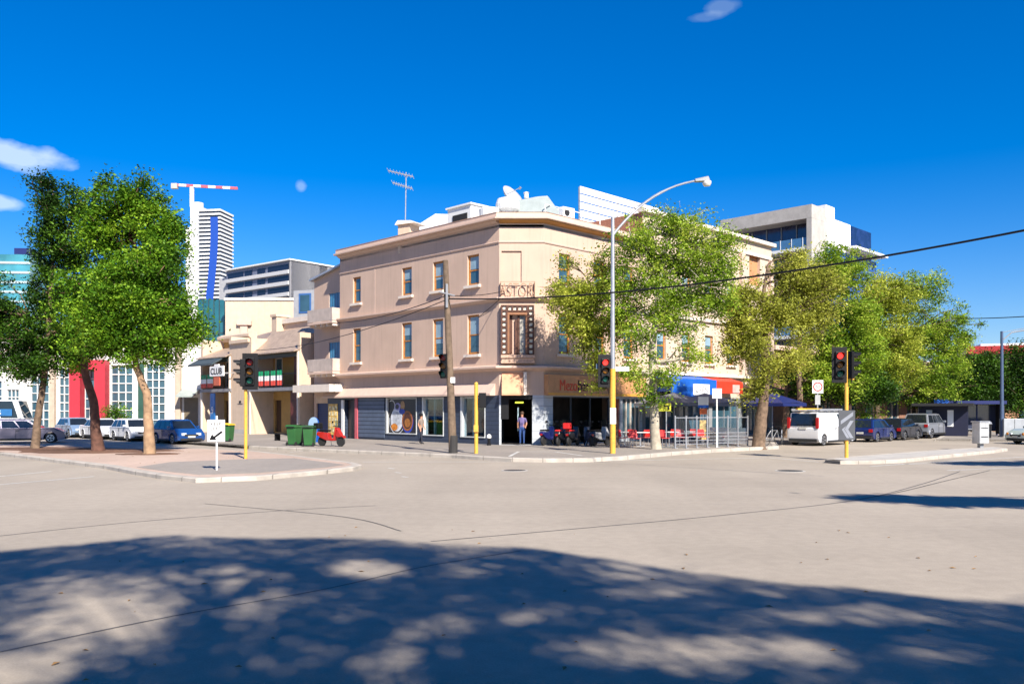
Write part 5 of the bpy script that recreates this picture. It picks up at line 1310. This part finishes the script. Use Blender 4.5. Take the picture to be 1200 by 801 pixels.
# street lamp with long curved outreach
x, y = G(718, 531, .15); zt = Wp(0, 254, y)[2]
t = thing('street_lamp', 'tall grey street lamp with yellow foot and long curved outreach arm at the corner', 'street lamp', (x, y, .15), 0)
zy = Wp(0, 432, y)[2]
MB().tube([(0,0,-.02),(0,0,zy-.15)], .125, 14).build('pole_foot', m_yellow, t)
MB().tube([(0,0,zy-.15),(0,0,zt-.15)], [.105,.075], 12).build('pole', m_steel, t)
e = Wp(822, 211, y)
pts = []
a0 = Vector((0,0,Wp(0,276,y)[2]-.15)); a2 = Vector((e[0]-x, 0, e[2]-.15)); a1 = Vector(((e[0]-x)*.42, 0, a2.z-.25))
for k in range(13):
    u = k/12; pts.append(a0*(1-u)**2+a1*2*u*(1-u)+a2*u*u)
MB().tube(pts, [.06]*8+[.045]*5, 8).build('outreach_arm', m_steel, t)
MB().tube([(0,0,zt-.25),(pts[5]+Vector((0,0,.02)))], .018, 6).build('stay_rod', m_steel, t)
hd = MB(Matrix.Translation(a2) @ Matrix.Rotation(R(-6),4,'Y'))
hd.hexa([(-.3,-.12,-.06),(.35,-.17,-.10),(.35,.17,-.10),(-.3,.12,-.06)],[(-.3,-.08,.07),(.30,-.12,.13),(.30,.12,.13),(-.3,.08,.07)])
ho = hd.build('lamp_head', m_grey, t, bevel=.03)
MB(Matrix.Translation(a2)).lathe([(.02,-.30),(.14,-.27),(.19,-.18),(.19,-.08)], 16, (.24,0,.02)).build('lamp_bowl', mat('lamp bowl', (.7,.68,.62), .15, spec=.9), ho)
lantern(t, FM(-.34,-.12,3.72-.15+.05,6), lit=0)
MB().box(-.25,-.08,-.03,.03,3.1,3.16).box(-.25,-.08,-.03,.03,3.9,3.96).build('bracket', m_black, t)
MB().box(.13,.72,-.03,.0,zy-.25,zy-.05).build('street_name_sign', m_white, t)
MB().box(-.72,-.13,.05,.08,zy-.15,zy+.08).build('street_name_sign', mat('blue grey street sign', (.10,.17,.27), .5), t)
MB().box(-.128,.128,-.13,-.127,1.3,2.0).build('white_sticker', m_white, t)
# median signal
x, y = G(992, 536, .13)
t = thing('traffic_signal', 'yellow signal pole on the median island with red light lit and chevron board', 'traffic signal', (x, y, .13), 0, GS)
ypole(t, 4.25, .075)
lantern(t, FM(-.32,-.14,3.75,-6), lit=0); lantern(t, FM(.30,-.02,3.75,70), board=True)
MB().box(-.25,.3,-.03,.03,3.15,3.22).box(-.25,.3,-.03,.03,4.2,4.27).build('bracket', m_yellow, t)
cb_ = MB().box(-.36,.30,-.12,-.09,.72,1.92).build('chevron_board', mat('grey board', (.06,.065,.075), .5), t)
f = MB()
f.quad((.24,-.123,.80),(.02,-.123,1.15),(.24,-.123,1.50),(.10,-.123,1.50),(-.12,-.123,1.15),(.10,-.123,.80))
f.quad((-.28,-.123,1.35),(-.28,-.123,1.50),(.22,-.123,1.86),(.22,-.123,1.70))
f.quad((.08,-.123,.80),(-.14,-.123,1.15),(-.05,-.123,1.30),(-.24,-.123,1.15),(-.04,-.123,.80))
f.build('chevron', mat('grey chevron', (.22,.235,.27), .4), cb_, recalc=False)
# far right lamp
x, y, zt = Wp(1174, 388, 60)
t = thing('street_lamp', 'dark blue grey street lamp at the far right with an arm to the right', 'street lamp', (x, y, .12), 0)
MB().tube([(0,0,-.02),(0,0,zt-.12)], [.14,.09], 12).build('pole', mat('navy grey pole', (.05,.08,.15), .5), t)
MB().tube([(0,0,zt-.8),(.7,0,zt-.2),(2.5,0,zt+.1)], .05, 6).tube([(0,0,zt-.2),(1.6,0,zt+.1)], .02, 6).build('outreach_arm', m_grey, t)
MB().box(2.4,3.0,-.12,.12,zt+.0,zt+.15).build('lamp_head', m_grey, t)
# keep left sign on the island
x, y = G(254, 550.5, .134)
t = thing('keep_left_sign', 'white keep left sign with black arrow on a short pole at the island nose', 'sign', (x, y, .134), 0)
MB().tube([(0,0,-.02),(0,0,1.75)], .032, 10).build('pole', m_white, t)
bd = MB().box(-.28,.28,-.06,-.035,.92,1.62).build('sign_panel', m_white, t)
text('letters', 'KEEP', FM(0,-.064,1.49,0), .34, .10, m_black, bd, ext=.002)
text('letters', 'LEFT', FM(0,-.064,1.34,0), .34, .10, m_black, bd, ext=.002)
f = MB(); f.quad((.22,-.066,1.22),(.17,-.066,1.27),(-.08,-.066,1.08),(-.04,-.066,1.03))
f.quad((-.22,-.066,.97),(-.13,-.066,1.16),(.02,-.066,.98)); f.build('arrow', m_black, bd, recalc=False)
# pillar bin on the median, speed sign, parking sign
x, y = G(1149, 524.5, .13)
t = thing('pillar_cabinet', 'pale square metal pillar cabinet on the median island', 'cabinet', (x, y, .13), 12)
MB().box(-.28,.28,-.28,.28,.22,1.30).build('case', mat('brushed cabinet metal', (.45,.46,.46), .45, metal=.3, streak=.3), t, bevel=.04)
MB().box(-.10,.10,-.10,.10,0,.22).build('foot', m_grey, t); MB().box(-.31,.31,-.31,.31,1.30,1.36).build('cap', m_steel, t)
MB().box(-.2,.2,-.292,-.281,.55,.59).box(-.2,.2,-.292,-.281,1.0,1.03).build('door_seam', m_black, t)
p = onR(13.6, 6.0); D = p.y; x, _, z = Wp(958, 452, 54)
t = thing('speed_sign', 'square speed limit sign with red ring reading 50 above the white van', 'sign', (x, 54, .15), -4)
MB().tube([(0,0,-.02),(0,0,z-.2)], .045, 8).build('pole', m_steel, t)
bd = MB().box(-.34,.34,-.07,-.05,z-.62,z+.22).build('sign_panel', m_white, t)
f = MB(); zc_ = z-.2; 
for k in range(24):
    a, c = R(15*k), R(15*(k+1)); f.quad((.30*math.cos(a),-.073,zc_+.30*math.sin(a)),(.30*math.cos(c),-.073,zc_+.30*math.sin(c)),(.22*math.cos(c),-.073,zc_+.22*math.sin(c)),(.22*math.cos(a),-.073,zc_+.22*math.sin(a)))
f.build('red_ring', mat('sign red', (.5,.02,.02), .4), bd, recalc=False); text('number', '50', FM(0,-.076,zc_,0), .26, .2, m_black, bd, ext=.002)
MB().box(-.16,.16,-.06,.0,z-1.35,z-.72).build('lower_plate', mat('grey plate', (.35,.36,.36), .6), t)
x, _, z = Wp(1076, 471, 66)
t = thing('parking_sign', 'small white and green parking sign on a thin pole behind the silver wagon', 'sign', (x, 66, .15), 0)
MB().tube([(0,0,-.02),(0,0,z+1.2)], .04, 8).build('pole', m_steel, t)
MB().box(-.28,.28,-.06,-.045,z-.45,z+.35).build('sign_panel', m_white, t); MB().box(-.2,.2,-.066,-.061,z-.38,z-.1).build('green_field', mat('sign green', (.02,.25,.10), .5), t)

# wires, sagging between their supports
def wire(label, a, b, sag, r=.022, name='overhead_wire', g='overhead wires'):
    a, b = Vector(a), Vector(b); pts = [a.lerp(b, k/24)-Vector((0,0,sag*4*(k/24)*(1-k/24))) for k in range(25)]
    o = MB().tube(pts, r, 5).build(name, m_black); tag(o, label, 'wire', g); return o
ya = pole_top.y-.16
a = (Wp(526,350,ya)); 
wire('thick black overhead cable from the timber pole to the upper right edge', a, Wp(1290,252,19), .55, .03)
wire('thin black overhead wire from the timber pole towards the hotel corner', Wp(526,346,ya), Wp(590,341,45.8), .1, .02)
wire('upper overhead wire from the timber pole to the balcony annex', Wp(521,347,ya), Wp(396,378,55), .25, .022)
wire('lower overhead wire from the timber pole along to the terraces', Wp(521,352,ya), Wp(300,410,62), .5, .02)
wire('thin service wire running down beside the corner marquee frame', Wp(586,350,45.7), Wp(560,372,47.2), .02, .015)
wire('faint overhead wire against the sky at the far right', Wp(1120,373,60), Wp(1260,366,45), .1, .03)

# ---------------------------------------------------------------- bins, boards, shelter
def wheelie(label, loc, rz, lidm, bodym=m_greenbin):
    t = thing('wheelie_bin', label, 'bin', loc, rz, 'wheelie bins')
    MB().taper(0,0,.06,.98,.22,.27,.28,.34).build('body', bodym, t, bevel=.02)
    MB().add([(-.32,-.38,.985),(.32,-.38,.985),(.32,.40,.985),(-.32,.40,.985),(-.28,-.30,1.06),(.28,-.30,1.06),(.28,.36,1.11),(-.28,.36,1.11)],[(0,3,2,1),(4,5,6,7),(0,1,5,4),(1,2,6,5),(2,3,7,6),(3,0,4,7)]).build('lid', lidm, t)
    for s in (-1,1): MB().lathe([(.10,-.03),(.10,.03)], 14, (s*.27,.27,.10), 'x').build('wheel', m_blackrub, t)
    MB().tube([(-.25,.42,1.0),(.25,.42,1.0)], .018, 6).build('handle', m_blackrub, t)
    return t
for px, py, rz, lab, lm in [(345,521.5,160,'green wheelie bin with open looking lid, left one beside the A frame board',m_greenbin),(363,522.5,175,'green wheelie bin with dark front closest to the red scooter',mat('dark green lid', (.015,.06,.02), .5)),
                        (353,521.0,150,'black wheelie bin squeezed between the two green bins',m_black)]:
    x, y = G(px, py, .15); wheelie(lab, (x, y, .15), rz, lm, m_black if 'black w' in lab else m_greenbin)
for px, py, rz, lab in [(267,517,170,'green wheelie bin with yellow lid in front of the club veranda'),(257,516.5,200,'green wheelie bin with yellow lid half hidden behind the keep left sign')]:
    x, y = G(px, py, .15); wheelie(lab, (x, y, .15), rz, mat('yellow lid', (.65,.42,.03), .5))
x, y = G(362, 519, .15)
t = thing('a_frame_board', 'pale blue round topped A frame board behind the green bins', 'board', (x, y+1.2, .15), -20)
for s in (-1,1):
    pl_ = [(-.3,0),(.3,0),(.3,1.15)]+[(.3*math.cos(R(a)),1.15+.35*math.sin(R(a))) for a in range(15,180,15)]+[(-.3,1.15)]
    MB(Matrix.Translation((0,s*.28,0)) @ Matrix.Rotation(R(s*10),4,'X')).pry(pl_, -.015,.015).build('panel', mat('pale blue board', (.22,.33,.46), .5) if s < 0 else m_blue, t)
x, y = G(330, 519, .15)
t = thing('bench_seat', 'low dark bench outside the yellow terrace house', 'bench', (x-.8, y+3.5, .15), -45)
MB().box(-1,1,-.2,.2,.40,.46).build('seat', m_black, t)
for s in (-.8,.8): MB().box(s-.04,s+.04,-.18,.18,0,.4).build('leg', m_black, t)
x, y = G(573, 521.5, .15)
t = thing('hydrant', 'small black hydrant post with white cap at the foot of the navy corner pier', 'hydrant', (x, y, .15), 0)
MB().lathe([(.12,0),(.12,.08),(.08,.12),(.08,.38)], 14).build('post', m_black, t); MB().lathe([(.11,.38),(.13,.42),(.11,.55),(.04,.60)], 14).build('cap', m_white, t)
x, y, _ = Wp(1134, 500, 64)
t = thing('bus_shelter', 'dark blue bus shelter with glazed sides in the shade at the far right', 'bus shelter', (x, y, .12), -12)
MB().box(-2.6,2.4,-.9,.9,2.35,2.60).build('roof', m_dblue, t)
for a in (-2.4,-.8,.8,2.2): MB().box(a,a+.1,.7,.8,0,2.35).build('post', m_dblue, t)
MB().box(-2.4,2.2,.73,.76,.3,2.3).build('back_panel', mat('shelter glass', (.05,.06,.10), .1, spec=1), t)
MB().box(2.15,2.3,-.8,.7,.1,2.34).build('advert_panel', m_dark, t); MB().box(-2.0,1.6,.3,.68,.42,.48).build('seat', m_steel, t)
MB().box(-2.6,-1.6,-.95,-.901,2.36,2.7).build('route_sign', m_blue, t)
x, y, _ = Wp(1112, 500, 62)
t = thing('shop_kiosk', 'dark blue kiosk with white notice panels left of the bus shelter', 'kiosk', (x, y, .12), -30)
MB().box(-2.0,1.2,0,1.8,0,2.2).build('case', mat('near black navy', (.006,.008,.03), .6), t); MB().box(-2.4,1.6,-1.1,2,2.2,2.4).build('roof', m_dark, t)
for a in (-1.5,-.1): MB().box(a,a+.4,-.03,-.003,.7,1.9).build('notice_panel', m_white, t)
x, y, _ = Wp(1166, 500, 58)
t = thing('litter_bin', 'dark round litter bin beside the far right lamp post', 'bin', (x-.6, y, .12), 0)
MB().lathe([(.30,0),(.34,.9),(.36,.95)], 18).build('body', m_black, t); MB().lathe([(.37,.96),(.30,1.1),(.1,1.14)], 18).build('lid', m_grey, t)
x, y, _ = Wp(1186, 500, 60)
t = thing('utility_box', 'pale street utility box right of the far lamp post', 'utility box', (x, y, .12), 0)
MB().box(-.75,.75,-.3,.3,.08,1.3).build('case', mat('pale box', (.30,.32,.34), .5, streak=.2), t, bevel=.03); MB().box(-.8,.8,-.35,.35,0,.08).build('plinth', m_conc, t)
MB().box(-.01,.01,-.31,-.303,.15,1.25).build('door_seam', m_black, t)

# ---------------------------------------------------------------- outdoor cafe on the right footpath
a = Vector((*G(791, 525.2, .15), .15)); b = Vector((*G(876, 522.6, .15), .15)); dv = (b-a); ang = math.degrees(math.atan2(dv.y, dv.x)); LF = dv.length
t = thing('cafe_windbreak', 'row of silver framed clear windbreak panels around the outdoor cafe', 'windbreak', tuple(a), ang)
n = 7
for k in range(n+1):
    q = MB().box(LF*k/n-.03, LF*k/n+.03, -.03,.03,0,1.62); q.build('post', m_steel, t)
    MB().box(LF*k/n-.08, LF*k/n+.08, -.12,.12,0,.03).build('foot_plate', m_steel, t)
for k in range(n):
    q = MB()
    for z in (.18,.36,.54,.72): q.box(LF*k/n+.03, LF*(k+1)/n-.03, -.015,.015,z,z+.03)
    q.box(LF*k/n+.03, LF*(k+1)/n-.03, -.02,.02,1.5,1.54)
    q.build('rail', m_steel, t)
    if k not in (3,): MB().box(LF*k/n+.03, LF*(k+1)/n-.03, -.006,.006,.76,1.49).build('clear_panel', m_glassc, t)
MB().box(LF-.02, LF+.02, .1, 2.8, .1, .95).build('end_panel', m_white, t)
def chair(label, loc, rz, i):
    t = thing('cafe_chair', label, 'chair', loc, rz, 'red cafe chairs')
    MB().box(-.23,.23,-.22,.22,.43,.46).build('seat', m_red, t, bevel=.012)
    MB().hexa([(-.23,.20,.50),(.23,.20,.50),(.23,.23,.50),(-.23,.23,.50)],[(-.22,.28,.86),(.22,.28,.86),(.22,.31,.86),(-.22,.31,.86)]).build('backrest', m_red, t, bevel=.012)
    for sx in (-1,1):
        MB().tube([(sx*.2,-.2,0),(sx*.19,-.19,.43)], .014, 6).build('leg', m_steel, t)
        MB().tube([(sx*.2,.24,0),(sx*.19,.20,.43),(sx*.2,.26,.7)], .014, 6).build('leg', m_steel, t)
    return t
def table(label, loc, rz=0):
    t = thing('cafe_table', label, 'table', loc, rz, 'white topped cafe tables')
    MB().box(-.38,.38,-.38,.38,.71,.74).build('tabletop', m_white, t, bevel=.008)
    MB().tube([(0,0,.03),(0,0,.71)], .03, 8).build('pedestal', m_steel, t); MB().box(-.25,.25,-.03,.03,0,.03).box(-.03,.03,-.25,.25,.031,.05).build('base', m_steel, t)
ch0 = None; lb = ['outer row beside the lamp post','against the lamp post and first table','left of the pale tree trunk','touching the pale tree trunk','right after the pale tree trunk','behind the first windbreak panel','behind the second windbreak panel','behind the third windbreak panel','behind the middle of the windbreak','behind the fifth windbreak panel','behind the sixth windbreak panel','at the right end of the windbreak']
chpx = [(727,523,30),(737,521.5,200),(744,523.5,15),(757,522,190),(778,523,20),(789,521,185),(799,522,10),(812,520.5,180),(824,521.5,20),(836,520,170),(850,521,15),(866,520,190)]
import copy
for i, (px, py, rz) in enumerate(chpx):
    x, y = G(px, py, .15); lab = 'red plastic cafe chair with metal legs ' + lb[i]
    if ch0 is None: ch0 = chair(lab, (x,y,.15), rz, i)
    else: dup(ch0, (x,y,.15), rz, lab, 'red cafe chairs')
for i, (px, py, lab) in enumerate([(732,522,'white topped table between the two chairs at the lamp post'),(750.5,522.5,'white topped table left of the pale tree trunk'),(784,521.8,'white topped table right of the pale tree trunk'),(806,521,'white topped table behind the second windbreak panel'),(830,520.6,'white topped table behind the middle windbreak panels'),(858,520.4,'white topped table near the right end of the windbreak')]):
    x, y = G(px, py, .15); table(lab, (x, y, .15), i*15)
def umbrella(label, px, py, sz, m):
    x, y = G(px, py, .15); t = thing('cafe_umbrella', label, 'umbrella', (x, y, .15), 45, 'cafe umbrellas')
    MB().tube([(0,0,0),(0,0,2.95)], .03, 8).build('pole', m_steel, t)
    f = MB(); c = (0,0,2.95); k_ = [(-sz,-sz,2.3),(sz,-sz,2.3),(sz,sz,2.3),(-sz,sz,2.3)]
    mids = [((k_[i][0]+k_[(i+1)%4][0])/2, (k_[i][1]+k_[(i+1)%4][1])/2, 2.33) for i in range(4)]
    for i in range(4): f.add([c, k_[i], mids[i]], [(0,1,2)]); f.add([c, mids[i], k_[(i+1)%4]], [(0,1,2)])
    for i in range(4):
        a_, b_ = k_[i], k_[(i+1)%4]; f.quad(a_, b_, (b_[0],b_[1],2.12), (a_[0],a_[1],2.12))
    f.build('canopy', m, t, recalc=False)
    MB().box(-.3,.3,-.3,.3,0,.06).build('base', m_conc, t)
umbrella('wide grey market umbrella over the tables right of the pale trunk', 790, 516.5, 1.75, mat('grey canvas', (.13,.13,.145), .8))
umbrella('wide grey market umbrella farther right beside the white square sign', 826, 515.5, 1.75, mat('grey canvas', (.13,.13,.145), .8))
umbrella('dark blue market umbrella behind the roof rack of the white van', 905, 516, 1.5, m_dblue)
x, _, z = Wp(778, 476, 44)
t = thing('yellow_sign', 'yellow sign board with black arrow mark on a pole beside the pale trunk', 'sign', (x, 44, .15), 0)
MB().tube([(.12,0,0),(.12,0,z-.4)], .03, 8).build('pole', m_steel, t); bd = MB().box(-.36,.36,-.05,-.02,z-.4,z+.02).build('sign_panel', mat('yellow sign', (.62,.60,.03), .5), t)
MB().box(-.02,.28,-.056,-.051,z-.15,z-.08).box(.18,.28,-.056,-.051,z-.32,z-.151).build('arrow', m_black, bd)
x, _, z = Wp(840, 455, 42.8)
t = thing('square_sign', 'blank white square sign on a tall white pole at the windbreak', 'sign', (x, 42.8, .15), 0)
MB().tube([(0,0,0),(0,0,z-.15)], .035, 8).build('pole', m_white, t); MB().box(-.24,.24,-.06,-.035,z-.65,z-.15).build('sign_panel', mat('pinkish white sign', (.70,.62,.60), .5), t)
x, _, z = Wp(824, 470, 46)
t = thing('hanging_menu_sign', 'white and blue hanging sign with orange foot among the umbrellas', 'sign', (x, 46, .15), 0)
MB().tube([(0,0,0),(0,0,z)], .03, 8).build('pole', m_steel, t); MB().box(-.28,.28,-.05,-.02,z-.35,z+.1).build('sign_panel', m_white, t); MB().box(-.28,.28,-.05,-.02,z-.5,z-.351).build('blue_strip', m_blue, t)
MB().box(-.2,.2,-.05,-.02,z-.85,z-.55).build('orange_panel', mat('orange panel', (.6,.12,.02), .5), t)
MB().box(-.2,.2,-.05,-.02,.3,1.35).build('menu_panel', mat('orange menu', (.62,.36,.12), .5, var=.6, scale=7), t)
def bike(label, px, py, rz, D0=None):
    x, y = G(px, py, .15); t = thing('bicycle', label, 'bicycle', (x, y, .15), rz, 'bicycles near the brown street tree')
    for x_ in (-.5,.5):
        w_ = MB(); pts = [(x_+.33*math.cos(2*math.pi*k/18),0,.34+.33*math.sin(2*math.pi*k/18)) for k in range(19)]; w_.tube(pts, .018, 5).build('wheel', m_tyre, t)
    MB().tube([(-.5,0,.34),(-.12,0,.80),(.38,0,.82),(.5,0,.34)], .016, 6).tube([(-.12,0,.80),(-.02,0,.32),(.38,0,.82)], .016, 6).tube([(-.5,0,.34),(-.02,0,.32)], .014, 6).build('frame', m_steel, t)
    MB().tube([(.38,0,.82),(.36,0,1.0)], .015, 6).tube([(.36,-.25,1.0),(.36,.25,1.0)], .015, 6).build('handlebar', m_black, t)
    MB().box(-.26,-.02,-.06,.06,.90,.95).tube([(-.12,0,.8),(-.14,0,.9)], .014, 6).build('saddle', m_black, t)
bike('bicycle leaning beside the brown street tree, left one', 905, 522, 30); bike('bicycle between the brown street tree and the white van', 916, 521, 70)

# ---------------------------------------------------------------- people
def person(label, loc, rz, joints, mats, hairm, clothes=None):
    """joints: dict name->(x,y,z,r); one skinned body"""
    t = thing('person', label, 'person', loc, rz)
    J = joints; names = list(J); idx = {n: i for i, n in enumerate(names)}
    E = [('pelvis','waist'),('waist','chest'),('chest','neck'),('neck','head0'),('head0','head1')]
    for s in 'lr': E += [('chest','sh'+s),('sh'+s,'el'+s),('el'+s,'wr'+s),('wr'+s,'ha'+s),('pelvis','hi'+s),('hi'+s,'kn'+s),('kn'+s,'an'+s),('an'+s,'to'+s)]
    me = bpy.data.meshes.new('body'); me.from_pydata([J[n][:3] for n in names], [(idx[a], idx[b]) for a, b in E], [])
    o = bpy.data.objects.new('body', me); col.objects.link(o)
    o.modifiers.new('skin', 'SKIN'); 
    lay = me.skin_vertices[0].data
    for n in names: lay[idx[n]].radius = (J[n][3], J[n][3]); lay[idx[n]].use_root = (n == 'pelvis')
    sb = o.modifiers.new('sub', 'SUBSURF'); sb.levels = 2; sb.render_levels = 2
    bpy.context.view_layer.update()
    m2 = bpy.data.meshes.new_from_object(o.evaluated_get(bpy.context.evaluated_depsgraph_get()))
    bpy.data.objects.remove(o)
    m2.materials.clear()
    for m in mats: m2.materials.append(m)      # skin, top, trousers, shoes
    bz = J['neck'][2]-.02; pz = J['pelvis'][2]+.02; az = J['anl'][2]
    V_ = lambda n: Vector(J[n][:3])
    for f in m2.polygons:
        c = f.center; k = 1
        if c.z > bz: k = 0
        elif c.z < az+.0: k = 3
        elif c.z < pz: k = 2
        for s in 'lr':
            dw = min((c-V_('wr'+s)).length, (c-V_('ha'+s)).length); de = (c-(V_('el'+s)*.6+V_('sh'+s)*.4)).length
            if dw < .13 or ((c-(V_('el'+s)+V_('wr'+s))/2).length < .15) or (c-V_('el'+s)).length < .09: k = 0
        f.material_index = k; f.use_smooth = True
    b = bpy.data.objects.new('body', m2); col.objects.link(b); b.parent = t
    h = V_('head1'); hc = (V_('head0')+h)/2
    hm = MB(); n = 14
    prof = [(.02,.135),(.07,.12),(.10,.07),(.108,.01),(.09,-.05)]
    hm.lathe(prof, n, (hc.x, hc.y+.02, hc.z+.03)); hm.build('hair', hairm, t, smooth=True)
    fc = MB()
    for s in (-1,1): fc.lathe([(.012,-.004),(.008,-.012)], 8, (hc.x+s*.034, hc.y-.088, hc.z), 'y')
    fc.build('eyes', m_black, t)
    MB().hexa([(hc.x-.014,hc.y-.085,hc.z-.045),(hc.x+.014,hc.y-.085,hc.z-.045),(hc.x+.014,hc.y-.115,hc.z-.045),(hc.x-.014,hc.y-.115,hc.z-.045)],[(hc.x-.008,hc.y-.08,hc.z),(hc.x+.008,hc.y-.08,hc.z),(hc.x+.008,hc.y-.09,hc.z),(hc.x-.008,hc.y-.09,hc.z)]).build('nose', mats[0], t)
    return t
def stand(lean=0., arm=.0, stride=.0):
    J = dict(pelvis=(0,0,.93,.13), waist=(0,0,1.08,.12), chest=(0,0,1.32,.135), neck=(0,-.0,1.50,.055), head0=(0,-.01,1.60,.085), head1=(0,-.015,1.70,.085))
    for s, k in (('l',1),('r',-1)):
        J['sh'+s]=(k*.19,0,1.42,.058); J['el'+s]=(k*.25,.02+.0,1.14,.045); J['wr'+s]=(k*(.24),-.08-arm*k,.92+arm*.3,.03); J['ha'+s]=(k*.24,-.12-arm*k,.84+arm*.4,.035)
        J['hi'+s]=(k*.10,0,.86,.09); J['kn'+s]=(k*.10,-.03+stride*k*.5,.49,.06); J['an'+s]=(k*.10,.02+stride*k,.09,.042); J['to'+s]=(k*.11,-.13+stride*k,.04,.04)
    return J
m_jeans = mat('blue jeans', (.02,.06,.20), .8, var=.2); m_purp = mat('violet singlet', (.14,.11,.25), .8); m_shoe = mat('dark shoes', (.02,.02,.02), .6)
x, y = G(611.5, 519.5, .16)
person('person in violet singlet and blue jeans standing in the corner doorway', (x, 46.25, .165), -15, stand(arm=.1), [m_skin, m_purp, m_jeans, m_shoe], mat('brown hair', (.06,.03,.015), .7))
x, y = G(493.5, 520, .15)
person('person in grey top and dark trousers walking past the poster window', (x, y, .15), 60, {k: (v[0]*.95, v[1], v[2]*.95, v[3]*.95) for k, v in stand(stride=.14).items()}, [m_skin, mat('grey tan top', (.22,.17,.14), .8), mat('charcoal trousers', (.02,.022,.035), .8), m_shoe], m_black)
